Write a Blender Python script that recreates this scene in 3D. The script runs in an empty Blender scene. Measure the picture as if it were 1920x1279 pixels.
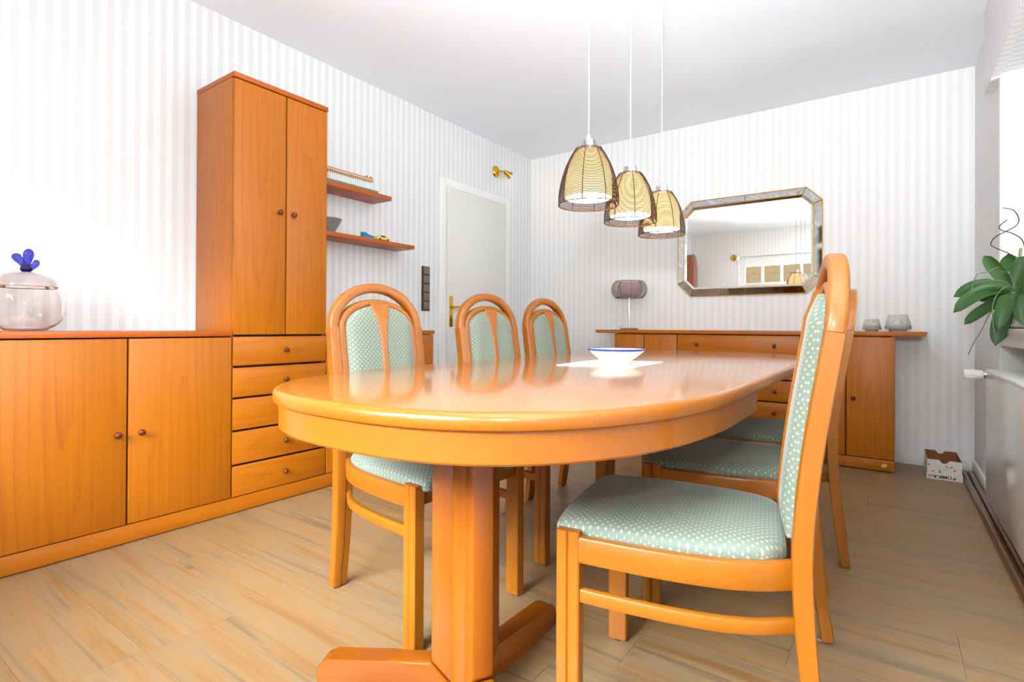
import bpy, bmesh, math, random
from mathutils import Vector, Matrix
random.seed(7)
SC = bpy.context.scene
COL = SC.collection
PI = math.pi
# ------------------------------------------------------------------ camera
YAW, PITCH, ROLL = 0.6166, 0.0041, 0.0049
cy_, sy_ = math.cos(YAW), math.sin(YAW)
F = Vector((-sy_, cy_, 0)); R = Vector((cy_, sy_, 0)); U = Vector((0, 0, 1))
F2 = F * math.cos(PITCH) + U * math.sin(PITCH); U2 = -F * math.sin(PITCH) + U * math.cos(PITCH)
R3 = R * math.cos(ROLL) + U2 * math.sin(ROLL); U3 = -R * math.sin(ROLL) + U2 * math.cos(ROLL)
cam_data = bpy.data.cameras.new('camera'); cam = bpy.data.objects.new('camera', cam_data); COL.objects.link(cam)
m = Matrix((R3, U3, -F2)).transposed().to_4x4(); m.translation = (2.8551, -4.3285, 0.8754)
cam.matrix_world = m
cam_data.sensor_fit = 'HORIZONTAL'; cam_data.sensor_width = 36.0; cam_data.lens = 1001.09 / 1920 * 36
cam_data.shift_y = -(639.5 - 609.22) / 1920; cam_data.clip_start = 0.02
SC.camera = cam
# ------------------------------------------------------------------ world, sun, exposure
W = bpy.data.worlds.new('sky'); SC.world = W; W.use_nodes = True
bg = W.node_tree.nodes['Background']
bg.inputs[0].default_value = (0.83, 0.94, 1.0, 1); bg.inputs[1].default_value = 40.0
sun_d = bpy.data.lights.new('sun', 'SUN'); sun_d.energy = 3.5; sun_d.angle = 0.01; sun_d.color = (1, .95, .85)
sun = bpy.data.objects.new('sun', sun_d); COL.objects.link(sun)
sun.rotation_euler = Vector((0.35, -0.6, -1)).to_track_quat('-Z', 'Y').to_euler()
fl_d = bpy.data.lights.new('bounce_flash', 'SPOT'); fl_d.energy = 165; fl_d.spot_size = math.radians(128); fl_d.spot_blend = .8; fl_d.shadow_soft_size = .08; fl_d.color = (.87, .955, 1)
fl = bpy.data.objects.new('bounce_flash', fl_d); COL.objects.link(fl); fl.location = (2.80, -4.42, 1.22)   # the photographer's flash, turned up at the ceiling
fl.rotation_euler = Vector((-.02, .65, .8)).to_track_quat('-Z', 'Y').to_euler()
fp_d = bpy.data.lights.new('flash_spill', 'POINT'); fp_d.energy = 9; fp_d.shadow_soft_size = .035; fp_d.color = (.95, .98, 1)
fp = bpy.data.objects.new('flash_spill', fp_d); COL.objects.link(fp); fp.location = (2.93, -4.43, 1.19)   # direct spill of the same flash
vs = SC.view_settings
vs.view_transform = 'Standard'; vs.look = 'None'; vs.gamma = 1.0; vs.use_curve_mapping = False
vs.exposure = 1.53
def portal(name, loc, rot, sx, sy):
    d = bpy.data.lights.new(name, 'AREA'); d.shape = 'RECTANGLE'; d.size = sx; d.size_y = sy; d.cycles.is_portal = True
    o = bpy.data.objects.new(name, d); COL.objects.link(o); o.location = loc; o.rotation_euler = rot
portal('window_portal', (3.60, -1.75, 1.49), (0, PI / 2, 0), 1.15, 1.5)
portal('window_portal', (1.70, -5.42, 1.49), (PI / 2, 0, 0), 1.9, 1.15)

# ------------------------------------------------------------------ materials
def lin(c):
    return tuple(((v / 255) / 12.92 if v / 255 <= .04045 else ((v / 255 + .055) / 1.055) ** 2.4) for v in c) + (1,)
class NT:
    def __init__(s, name):
        s.m = bpy.data.materials.new(name); s.m.use_nodes = True; s.t = s.m.node_tree
        s.b = s.t.nodes['Principled BSDF']; s.out = s.t.nodes['Material Output']
    def n(s, ty, **kw):
        nd = s.t.nodes.new(ty)
        for k, v in kw.items():
            if k.startswith('i_'): nd.inputs[int(k[2:])].default_value = v
            else: setattr(nd, k, v)
        return nd
    def l(s, a, b): s.t.links.new(a, b)
    def math(s, op, a, b=None, c=None):
        nd = s.n('ShaderNodeMath', operation=op)
        for i, v in enumerate((a, b, c)):
            if v is None: continue
            if isinstance(v, (int, float)): nd.inputs[i].default_value = v
            else: s.l(v, nd.inputs[i])
        return nd.outputs[0]
    def mix(s, fac, a, b):
        nd = s.n('ShaderNodeMix', data_type='RGBA')
        for i, v in ((0, fac), (6, a), (7, b)):
            if isinstance(v, (int, float, tuple)): nd.inputs[i].default_value = v
            else: s.l(v, nd.inputs[i])
        return nd.outputs[2]
    def ramp(s, fac, stops):
        nd = s.n('ShaderNodeValToRGB'); s.l(fac, nd.inputs[0]); e = nd.color_ramp.elements
        while len(e) < len(stops): e.new(.5)
        for k, (p, c) in enumerate(stops): e[k].position = p; e[k].color = c
        return nd.outputs[0]
    def p(s, **kw):
        for k, v in kw.items(): s.b.inputs[k.replace('_', ' ')].default_value = v
    def bump(s, h, strength, dist=.001):
        nd = s.n('ShaderNodeBump'); nd.inputs['Strength'].default_value = strength; nd.inputs['Distance'].default_value = dist
        s.l(h, nd.inputs['Height']); s.l(nd.outputs[0], s.b.inputs['Normal'])
def plain(name, c, rough=.5, metal=0., noise=0., **kw):
    t = NT(name); t.p(Base_Color=lin(c), Roughness=rough, Metallic=metal, **kw)
    if noise:
        tc = t.n('ShaderNodeTexCoord'); nz = t.n('ShaderNodeTexNoise'); nz.inputs['Scale'].default_value = 30; t.l(tc.outputs['Object'], nz.inputs[0])
        d = tuple(v * (1 - noise) for v in lin(c)[:3]) + (1,)
        t.l(t.mix(nz.outputs[0], lin(c), d), t.b.inputs['Base Color'])
    return t.m
def wood(name, light, dark, axis='Z', rough=.3, coat=.0, rings=True, amount=.55, gscale=1.0):
    t = NT(name); tc = t.n('ShaderNodeTexCoord'); oi = t.n('ShaderNodeObjectInfo')
    rnd = t.math('MULTIPLY', oi.outputs['Random'], 37.0)
    cmb = t.n('ShaderNodeCombineXYZ')
    for i in range(3): t.l(rnd, cmb.inputs[i])
    ad = t.n('ShaderNodeVectorMath', operation='ADD'); t.l(tc.outputs['Object'], ad.inputs[0]); t.l(cmb.outputs[0], ad.inputs[1])
    lo = {'X': (1.2, 45, 45), 'Y': (45, 1.2, 45), 'Z': (45, 45, 1.2)}[axis]
    mp = t.n('ShaderNodeMapping'); mp.inputs['Scale'].default_value = tuple(v * gscale for v in lo); t.l(ad.outputs[0], mp.inputs[0])
    n1 = t.n('ShaderNodeTexNoise'); n1.inputs['Scale'].default_value = 2.0; n1.inputs['Detail'].default_value = 5; t.l(mp.outputs[0], n1.inputs[0])
    fac = t.math('MULTIPLY', t.math('SUBTRACT', n1.outputs[0], .35), 1.3)
    if rings:
        sc2 = {'X': (.75, 9, 9), 'Y': (9, .75, 9), 'Z': (9, 9, .75)}[axis]
        m2 = t.n('ShaderNodeMapping'); m2.inputs['Scale'].default_value = sc2
        mo = t.n('ShaderNodeCombineXYZ'); k = {'X': 0, 'Y': 1, 'Z': 2}[axis]
        t.l(t.math('MULTIPLY', t.math('SUBTRACT', oi.outputs['Random'], .5), 1.2), mo.inputs[k])
        a2 = t.n('ShaderNodeVectorMath', operation='ADD'); t.l(tc.outputs['Object'], a2.inputs[0]); t.l(mo.outputs[0], a2.inputs[1])
        t.l(a2.outputs[0], m2.inputs[0])
        wv = t.n('ShaderNodeTexWave', wave_type='RINGS', rings_direction='SPHERICAL', wave_profile='SAW')
        wv.inputs['Scale'].default_value = 1.05; wv.inputs['Distortion'].default_value = 5.0; wv.inputs['Detail'].default_value = 3.5; wv.inputs['Detail Scale'].default_value = .9; wv.inputs['Detail Roughness'].default_value = .55
        t.l(m2.outputs[0], wv.inputs[0])
        fac = t.math('ADD', t.math('MULTIPLY', fac, .85), t.math('MULTIPLY', t.math('MULTIPLY', t.math('POWER', wv.outputs[1], 4.0), n1.outputs[0]), 1.1))
    fac = t.math('MINIMUM', t.math('MAXIMUM', t.math('MULTIPLY', fac, amount), 0), 1)
    t.l(t.mix(fac, lin(light), lin(dark)), t.b.inputs['Base Color'])
    t.p(Roughness=rough, Coat_Weight=coat, Coat_Roughness=.12)
    return t.m
CH_L, CH_D = (184, 103, 1), (150, 71, 0)
M = {}
M['cherry_v'] = wood('cherry_veneer_vertical', CH_L, CH_D, 'Z', .43)
M['cherry_y'] = wood('cherry_veneer_along_wall', CH_L, CH_D, 'Y', .43)
M['cherry_x'] = wood('cherry_veneer_along_back', CH_L, CH_D, 'X', .43)
M['cherry_edge'] = wood('cherry_solid_edge', (179, 85, 3), (155, 62, 1), 'Y', .4, rings=False)
M['knob'] = plain('knob_brown_wood', (104, 44, 18), .25)
M['gap'] = plain('cabinet_inside_dark', (62, 18, 6), .6)
M['beech'] = wood('chair_beech', (157, 90, 12), (132, 67, 6), 'Z', .36, .08, rings=False, amount=.6)
M['beech_h'] = wood('chair_beech_across', (157, 90, 12), (132, 67, 6), 'Y', .36, .08, rings=False, amount=.6)
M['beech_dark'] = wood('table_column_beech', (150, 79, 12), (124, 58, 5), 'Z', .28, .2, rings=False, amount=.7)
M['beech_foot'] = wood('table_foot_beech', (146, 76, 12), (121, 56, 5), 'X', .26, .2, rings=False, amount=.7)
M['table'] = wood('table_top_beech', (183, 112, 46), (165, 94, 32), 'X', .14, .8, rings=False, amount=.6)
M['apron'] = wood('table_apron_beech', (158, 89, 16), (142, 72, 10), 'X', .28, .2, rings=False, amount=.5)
M['chrome'] = plain('chrome', (215, 218, 222), .08, 1.0)
M['brass'] = plain('polished_brass', (230, 180, 70), .16, 1.0)
M['gold_bead'] = plain('gilt_bead', (205, 160, 60), .3, 1.0)
M['white_paint'] = plain('white_lacquer', (240, 239, 235), .35); M['door_paint'] = plain('door_lacquer', (226, 223, 217), .4)
M['ceil'] = plain('ceiling_paint', (240, 245, 251), .85)
M['white_wall'] = plain('niche_white_paint', (244, 244, 243), .75)
M['radiator'] = plain('radiator_gloss_white', (236, 230, 222), .09)
M['plastic'] = plain('white_plastic', (240, 240, 238), .3)
M['dark_metal'] = plain('dark_metal', (70, 66, 62), .35, .8)
M['bronze'] = plain('bronze_switch', (140, 124, 110), .35, .5, noise=.3)
M['bronze_dark'] = plain('bronze_frame', (84, 72, 62), .35, .6)
M['wire'] = plain('brown_lacquered_wire', (84, 54, 34), .35, .5)
M['wire_light'] = plain('bronze_lamp_wire', (136, 98, 66), .35, .4)
M['mirror'] = plain('mirror_glass', (246, 248, 247), .0, 1.0)
M['pole'] = wood('dark_pole_wood', (96, 62, 34), (66, 40, 20), 'Y', .3, .3, rings=False)
M['cord'] = plain('lamp_cord_white', (176, 178, 180), .4)
M['black'] = plain('glide_black', (36, 32, 30), .5)

def wallpaper(name, axis, c1, c2, period=.0535, r1=.55, r2=.75):
    t = NT(name); tc = t.n('ShaderNodeTexCoord'); sp = t.n('ShaderNodeSeparateXYZ'); t.l(tc.outputs['Object'], sp.inputs[0])
    f = t.math('FRACT', t.math('DIVIDE', sp.outputs[axis], period))
    tri = t.math('ABSOLUTE', t.math('SUBTRACT', f, .5))
    st = t.n('ShaderNodeMapRange', interpolation_type='SMOOTHSTEP'); st.inputs[1].default_value = .20; st.inputs[2].default_value = .30; t.l(tri, st.inputs[0])
    nz = t.n('ShaderNodeTexNoise'); nz.inputs['Scale'].default_value = 1.0
    mp = t.n('ShaderNodeMapping'); mp.inputs['Scale'].default_value = (220, 220, 3); t.l(tc.outputs['Object'], mp.inputs[0]); t.l(mp.outputs[0], nz.inputs[0])
    fac = t.math('ADD', t.math('MULTIPLY', st.outputs[0], .85), t.math('MULTIPLY', nz.outputs[0], .15))
    t.l(t.mix(fac, lin(c1), lin(c2)), t.b.inputs['Base Color'])
    t.l(t.math('ADD', t.math('MULTIPLY', st.outputs[0], r2 - r1), r1), t.b.inputs['Roughness'])
    return t.m
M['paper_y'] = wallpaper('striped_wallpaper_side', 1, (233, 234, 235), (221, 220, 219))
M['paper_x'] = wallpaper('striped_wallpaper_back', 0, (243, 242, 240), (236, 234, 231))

def floor_mat():
    t = NT('oak_vinyl_plank'); tc = t.n('ShaderNodeTexCoord'); oi = t.n('ShaderNodeObjectInfo')
    rnd = t.math('MULTIPLY', oi.outputs['Random'], 53.0); cmb = t.n('ShaderNodeCombineXYZ')
    for i in range(3): t.l(rnd, cmb.inputs[i])
    ad = t.n('ShaderNodeVectorMath', operation='ADD'); t.l(tc.outputs['Object'], ad.inputs[0]); t.l(cmb.outputs[0], ad.inputs[1])
    def nz(scale, sc, det, dist=0.):
        mp = t.n('ShaderNodeMapping'); mp.inputs['Scale'].default_value = sc; t.l(ad.outputs[0], mp.inputs[0])
        n = t.n('ShaderNodeTexNoise'); n.inputs['Scale'].default_value = scale; n.inputs['Detail'].default_value = det; n.inputs['Distortion'].default_value = dist
        t.l(mp.outputs[0], n.inputs[0]); return n.outputs[0]
    broad = nz(2.0, (.55, 11, 1), 5, .8); fine = nz(3.0, (2, 90, 1), 5); crack = nz(2.0, (.9, 24, 1), 4, 1.2)
    c = t.ramp(broad, [(.30, lin((141, 102, 62))), (.45, lin((157, 120, 78))), (.55, lin((152, 125, 92))), (.70, lin((122, 99, 74)))])
    c = t.mix(t.math('MULTIPLY', t.math('SUBTRACT', fine, .3), .7), c, lin((111, 83, 53)))
    ck = t.n('ShaderNodeMapRange', interpolation_type='SMOOTHSTEP'); ck.inputs[1].default_value = .69; ck.inputs[2].default_value = .78; t.l(crack, ck.inputs[0])
    c = t.mix(t.math('MULTIPLY', ck.outputs[0], .5), c, lin((98, 84, 70)))
    cl = nz(1.6, (.22, 9, 1), 2, 0); ms = nz(1.3, (1.5, 5, 1), 1)
    ln = t.n('ShaderNodeMapRange', interpolation_type='SMOOTHSTEP'); ln.inputs[1].default_value = .007; ln.inputs[2].default_value = .0015; t.l(t.math('ABSOLUTE', t.math('SUBTRACT', cl, .5)), ln.inputs[0])
    mk = t.n('ShaderNodeMapRange', interpolation_type='SMOOTHSTEP'); mk.inputs[1].default_value = .56; mk.inputs[2].default_value = .66; t.l(ms, mk.inputs[0])
    c = t.mix(t.math('MULTIPLY', t.math('MULTIPLY', ln.outputs[0], mk.outputs[0]), .75), c, lin((92, 76, 62)))
    val = t.math('ADD', t.math('MULTIPLY', oi.outputs['Random'], .10), .93)
    hs = t.n('ShaderNodeHueSaturation'); t.l(c, hs.inputs['Color']); t.l(val, hs.inputs['Value'])
    t.l(hs.outputs[0], t.b.inputs['Base Color']); t.p(Roughness=.42)
    t.bump(fine, .15)
    return t.m
M['floor'] = floor_mat()
def fabric_mat():
    t = NT('mint_fabric_with_cream_diamonds'); uv = t.n('ShaderNodeUVMap'); sp = t.n('ShaderNodeSeparateXYZ'); t.l(uv.outputs[0], sp.inputs[0])
    P = .0115
    a = t.math('DIVIDE', t.math('ADD', sp.outputs[0], sp.outputs[1]), P * 1.4142); b = t.math('DIVIDE', t.math('SUBTRACT', sp.outputs[0], sp.outputs[1]), P * 1.4142)
    fa = t.math('ABSOLUTE', t.math('SUBTRACT', t.math('FRACT', a), .5)); fb = t.math('ABSOLUTE', t.math('SUBTRACT', t.math('FRACT', b), .5))
    d = t.math('MAXIMUM', fa, fb)
    st = t.n('ShaderNodeMapRange', interpolation_type='SMOOTHSTEP'); st.inputs[1].default_value = .17; st.inputs[2].default_value = .25; t.l(d, st.inputs[0])
    wv = t.n('ShaderNodeTexNoise'); wv.inputs['Scale'].default_value = 400; t.l(uv.outputs[0], wv.inputs[0])
    base = t.mix(wv.outputs[0], lin((102, 116, 104)), lin((118, 130, 118)))
    t.l(t.mix(st.outputs[0], lin((166, 155, 128)), base), t.b.inputs['Base Color'])
    t.p(Roughness=.7, Sheen_Weight=.3, Sheen_Roughness=.4)
    t.bump(t.math('SUBTRACT', 1.0, st.outputs[0]), .25, .0006)
    return t.m
M['fabric'] = fabric_mat()
def antique():
    t = NT('antique_mirror_glass'); tc = t.n('ShaderNodeTexCoord'); n = t.n('ShaderNodeTexNoise'); n.inputs['Scale'].default_value = 14; n.inputs['Detail'].default_value = 6; n.inputs['Distortion'].default_value = 1.5
    t.l(tc.outputs['Object'], n.inputs[0])
    t.l(t.ramp(n.outputs[0], [(.36, lin((248, 249, 250))), (.48, lin((204, 211, 222))), (.56, lin((240, 232, 224))), (.72, lin((186, 158, 130)))]), t.b.inputs['Base Color'])
    t.p(Metallic=1.0, Roughness=.06); return t.m
M['antique'] = antique()
def glass(name, tint, rough=0., ior=1.45):
    t = NT(name); t.p(Base_Color=lin(tint), Roughness=rough, IOR=ior, Transmission_Weight=1.0); return t.m
M['vase_glass'] = glass('clear_rose_glass', (255, 250, 247), 0, 1.3)
M['blue_glass'] = glass('cobalt_glass', (70, 66, 190), .03, 1.45)
def pane():
    t = NT('window_pane'); tr = t.n('ShaderNodeBsdfTransparent'); gl = t.n('ShaderNodeBsdfGlossy'); gl.inputs['Roughness'].default_value = .0
    fr = t.n('ShaderNodeFresnel'); fr.inputs[0].default_value = 1.45; mx = t.n('ShaderNodeMixShader')
    t.l(fr.outputs[0], mx.inputs[0]); t.l(tr.outputs[0], mx.inputs[1]); t.l(gl.outputs[0], mx.inputs[2]); t.l(mx.outputs[0], t.out.inputs[0]); return t.m
M['pane'] = pane()
def emit(name, c, s):
    t = NT(name); t.p(Base_Color=lin(c), Roughness=.4, Emission_Color=lin(c), Emission_Strength=s); return t.m
M['glow_side'] = emit('lit_frosted_glass', (255, 212, 148), .8)
M['glow_disc'] = emit('lit_lamp_opening', (255, 244, 222), 6.0)
M['spot_glow'] = emit('lit_spot_bulb', (255, 235, 205), 6.0)
M['frost_off'] = plain('frosted_glass_unlit', (204, 178, 190), .35)
M['cream_glaze'] = plain('cream_glaze', (240, 236, 214), .15)
M['blue_glaze'] = plain('blue_glaze', (50, 62, 140), .15)
M['cloth'] = plain('white_lace_cloth', (246, 244, 240), .85)
def pearl():
    t = NT('pearly_grey_glaze'); tc = t.n('ShaderNodeTexCoord'); n = t.n('ShaderNodeTexVoronoi'); n.inputs['Scale'].default_value = 60; t.l(tc.outputs['Object'], n.inputs[0])
    sp = t.n('ShaderNodeSeparateXYZ'); t.l(tc.outputs['Object'], sp.inputs[0])
    nz = t.n('ShaderNodeTexNoise'); nz.inputs['Scale'].default_value = 25; t.l(tc.outputs['Object'], nz.inputs[0])
    hgt = t.math('ADD', sp.outputs[2], t.math('MULTIPLY', t.math('SUBTRACT', nz.outputs[0], .5), .02))
    st = t.n('ShaderNodeMapRange'); st.inputs[1].default_value = .036; st.inputs[2].default_value = .046; t.l(hgt, st.inputs[0])
    up = t.mix(n.outputs['Distance'], lin((176, 172, 156)), lin((208, 208, 198)))
    t.l(t.mix(st.outputs[0], lin((156, 156, 152)), up), t.b.inputs['Base Color'])
    t.l(t.math('SUBTRACT', .55, t.math('MULTIPLY', st.outputs[0], .35)), t.b.inputs['Roughness']); return t.m
M['pearl'] = pearl()
M['leaf'] = None
def leaf_mat():
    t = NT('orchid_leaf'); tc = t.n('ShaderNodeTexCoord'); n = t.n('ShaderNodeTexNoise'); n.inputs['Scale'].default_value = 12; t.l(tc.outputs['Object'], n.inputs[0])
    uv = t.n('ShaderNodeUVMap'); sp = t.n('ShaderNodeSeparateXYZ'); t.l(uv.outputs[0], sp.inputs[0])
    mid = t.math('LESS_THAN', t.math('ABSOLUTE', sp.outputs[0]), .05)
    c = t.mix(n.outputs[0], lin((32, 66, 22)), lin((58, 98, 36)))
    t.l(t.mix(t.math('MULTIPLY', mid, .5), c, lin((34, 66, 30))), t.b.inputs['Base Color']); t.p(Roughness=.35); return t.m
M['leaf'] = leaf_mat()
M['root'] = plain('aerial_root', (110, 122, 96), .7, noise=.25)
M['stem_dry'] = plain('dry_stem', (170, 150, 100), .7)
M['card_in'] = plain('brown_cardboard', (150, 98, 52), .8, noise=.15)
M['card_out'] = plain('white_printed_card', (226, 220, 210), .55)
M['red'] = plain('red_print', (196, 40, 40), .5)
M['blackprint'] = plain('black_print', (30, 26, 26), .5)
M['greyprint'] = plain('grey_print', (140, 140, 142), .5)
M['stone_sill'] = plain('pale_stone_sill', (224, 214, 200), .3, noise=.12)
M['roof_tile'] = plain('clay_roof_tile', (24, 18, 10), .95, noise=.5, Specular_IOR_Level=0.)
M['render_wall'] = plain('exterior_render', (34, 31, 28), .95, Specular_IOR_Level=0.)
M['card_blue'] = plain('blue_booklet', (30, 130, 190), .35)
M['toy_yellow'] = plain('toy_cream_yellow', (232, 205, 120), .25)
M['moss'] = plain('model_ground', (136, 138, 116), .8, noise=.5)
M['ochre'] = plain('ochre_strip', (190, 128, 60), .5)
M['old_wood'] = wood('old_brown_wood', (150, 90, 62), (112, 60, 40), 'Z', .3, rings=False)

# ------------------------------------------------------------------ mesh helpers
def finish(bm, smooth=None):
    bmesh.ops.recalc_face_normals(bm, faces=bm.faces[:])
    me = bpy.data.meshes.new('mesh'); bm.to_mesh(me); bm.free()
    if smooth is not None:
        me.polygons.foreach_set('use_smooth', [True] * len(me.polygons)); me.set_sharp_from_angle(angle=math.radians(smooth))
    return me
def link(name, me, mat=None, parent=None, loc=(0, 0, 0), rz=0., **props):
    o = bpy.data.objects.new(name, me); COL.objects.link(o)
    if me is not None and mat is not None and not me.materials: me.materials.append(M[mat] if isinstance(mat, str) else mat)
    o.parent = parent; o.location = loc; o.rotation_euler = (0, 0, rz)
    for k, v in props.items(): o[k] = v
    return o
def tag(o, label, cat, group=None):
    o['label'] = label; o['category'] = cat
    if group: o['group'] = group
    return o
def thing(name, label, cat, loc=(0, 0, 0), rz=0., group=None):
    return tag(link(name, None, None, None, loc, rz), label, cat, group)
def bm_box(bm, lo, hi, bevel=0., seg=2):
    r = bmesh.ops.create_cube(bm, size=1.0); vsx = r['verts']
    for v in vsx:
        v.co = Vector([(lo[i] + hi[i]) / 2 + v.co[i] * (hi[i] - lo[i]) for i in range(3)])
    if bevel:
        es = list({e for v in vsx for e in v.link_edges})
        bmesh.ops.bevel(bm, geom=es, offset=bevel, segments=seg, affect='EDGES', profile=.5)
def base(o):
    v = Vector((0, 0, 0))
    while o is not None: v += o.location; o = o.parent
    return v
def box(name, lo, hi, mat, parent=None, bevel=0., seg=2, **props):
    """a box given in world coordinates; its own origin is its centre"""
    c = Vector([(lo[i] + hi[i]) / 2 for i in range(3)]); h = [(hi[i] - lo[i]) / 2 for i in range(3)]
    bm = bmesh.new(); bm_box(bm, [-v for v in h], h, bevel, seg)
    return link(name, finish(bm, 40 if bevel else None), mat, parent, c - base(parent), **props)
def bm_lathe(bm, prof, n=32, c=(0, 0, 0), cap=True, axis='Z'):
    rings = []
    for r, z in prof:
        if r < 1e-6: rings.append([bm.verts.new((c[0], c[1], c[2] + z))]); continue
        rings.append([bm.verts.new((c[0] + r * math.cos(2 * PI * k / n), c[1] + r * math.sin(2 * PI * k / n), c[2] + z)) for k in range(n)])
    for a, b in zip(rings, rings[1:]):
        if len(a) == 1 and len(b) == 1: continue
        for k in range(n):
            j = (k + 1) % n
            if len(a) == 1: bm.faces.new((a[0], b[k], b[j]))
            elif len(b) == 1: bm.faces.new((a[k], a[j], b[0]))
            else: bm.faces.new((a[k], a[j], b[j], b[k]))
    if cap:
        for r in (rings[0], rings[-1]):
            if len(r) > 2: bm.faces.new(r)
def lathe(name, prof, mat, parent=None, loc=(0, 0, 0), n=32, cap=True, rot=None, smooth=35, **props):
    bm = bmesh.new(); bm_lathe(bm, prof, n, cap=cap); o = link(name, finish(bm, smooth), mat, parent, loc, **props)
    if rot: o.rotation_euler = rot
    return o
def bm_sweep(bm, path, sec, side=None, closed=False, scale=None, caps=True):
    """sweep a 2-D section (a = along 'side', b = along the third axis) along a path"""
    P = [Vector(p) for p in path]; n = len(P); rings = []
    prev = None
    for i, p in enumerate(P):
        if closed: t = P[(i + 1) % n] - P[i - 1]
        else: t = (P[min(i + 1, n - 1)] - P[max(i - 1, 0)])
        t.normalize()
        if side is not None:
            s = Vector(side[i]) if isinstance(side, list) else Vector(side)
            s = (s - t * s.dot(t)).normalized()
        else:
            s = prev if prev is not None else (Vector((0, 0, 1)) if abs(t.z) < .9 else Vector((1, 0, 0)))
            s = (s - t * s.dot(t)).normalized()
        prev = s; b = t.cross(s); k = scale[i] if scale else 1.0
        rings.append([bm.verts.new(p + (s * q[0] + b * q[1]) * k) for q in sec])
    m_ = len(sec); rng = range(n) if closed else range(n - 1)
    for i in rng:
        a, b = rings[i], rings[(i + 1) % n]
        for k in range(m_):
            bm.faces.new((a[k], a[(k + 1) % m_], b[(k + 1) % m_], b[k]))
    if caps and not closed: bm.faces.new(rings[0]); bm.faces.new(rings[-1])
def circ(r, n=8): return [(r * math.cos(2 * PI * k / n), r * math.sin(2 * PI * k / n)) for k in range(n)]
def rrect(w, h, r=.005, n=3):
    out = []
    for cx, cy, a0 in ((w / 2 - r, h / 2 - r, 0), (-w / 2 + r, h / 2 - r, PI / 2), (-w / 2 + r, -h / 2 + r, PI), (w / 2 - r, -h / 2 + r, 1.5 * PI)):
        for k in range(n): a = a0 + PI / 2 * k / (n - 1); out.append((cx + r * math.cos(a), cy + r * math.sin(a)))
    return out
def tube(name, path, r, mat, parent=None, n=8, loc=(0, 0, 0), closed=False, scale=None, **props):
    bm = bmesh.new(); bm_sweep(bm, path, circ(r, n), closed=closed, scale=scale)
    return link(name, finish(bm, 50), mat, parent, loc, **props)
def sweep(name, path, sec, mat, parent=None, side=None, loc=(0, 0, 0), smooth=35, **props):
    bm = bmesh.new(); bm_sweep(bm, path, sec, side); return link(name, finish(bm, smooth), mat, parent, loc, **props)
def bm_prism(bm, poly, z0, z1, fn=None):
    fn = fn or (lambda a, b, c: (a, b, c))
    A = [bm.verts.new(fn(x, y, z0)) for x, y in poly]; B = [bm.verts.new(fn(x, y, z1)) for x, y in poly]
    bm.faces.new(A); bm.faces.new(B)
    for k in range(len(poly)): j = (k + 1) % len(poly); bm.faces.new((A[k], A[j], B[j], B[k]))
def prism(name, poly, z0, z1, mat, parent=None, fn=None, bevel=0., loc=(0, 0, 0), rz=0., **props):
    bm = bmesh.new(); bm_prism(bm, poly, z0, z1, fn)
    if bevel: bmesh.ops.bevel(bm, geom=bm.edges[:], offset=bevel, segments=2, affect='EDGES', profile=.5)
    return link(name, finish(bm, 35), mat, parent, loc, rz, **props)
def spline(keys, t):
    """Catmull-Rom through (t, v) keys"""
    n = len(keys)
    if t <= keys[0][0]: return keys[0][1]
    if t >= keys[-1][0]: return keys[-1][1]
    for i in range(n - 1):
        if keys[i][0] <= t <= keys[i + 1][0]: break
    t0, v0 = keys[i]; t1, v1 = keys[i + 1]; h = t1 - t0; s = (t - t0) / h
    m0 = (v1 - keys[i - 1][1]) / (t1 - keys[i - 1][0]) if i > 0 else (v1 - v0) / h
    m1 = (keys[i + 2][1] - v0) / (keys[i + 2][0] - t0) if i + 2 < n else (v1 - v0) / h
    return (2 * s ** 3 - 3 * s * s + 1) * v0 + (s ** 3 - 2 * s * s + s) * h * m0 + (-2 * s ** 3 + 3 * s * s) * v1 + (s ** 3 - s * s) * h * m1
def smooth_path(pts, n=6):
    P = [Vector(p) for p in pts]; out = []
    for i in range(len(P) - 1):
        p0, p1, p2, p3 = P[max(i - 1, 0)], P[i], P[i + 1], P[min(i + 2, len(P) - 1)]
        for k in range(n):
            t = k / n; out.append(.5 * ((2 * p1) + (p2 - p0) * t + (2 * p0 - 5 * p1 + 4 * p2 - p3) * t * t + (-p0 + 3 * p1 - 3 * p2 + p3) * t ** 3))
    out.append(P[-1]); return out
def copy_tree(o, parent=None):
    c = o.copy(); COL.objects.link(c); c.parent = parent
    for ch in list(o.children): copy_tree(ch, c)
    return c
def structure(o): o['kind'] = 'structure'; return o
def multi_box(name, boxes, mat, parent=None, **props):
    bm = bmesh.new()
    for lo, hi in boxes: bm_box(bm, lo, hi)
    return link(name, finish(bm), mat, parent, **props)

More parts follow.
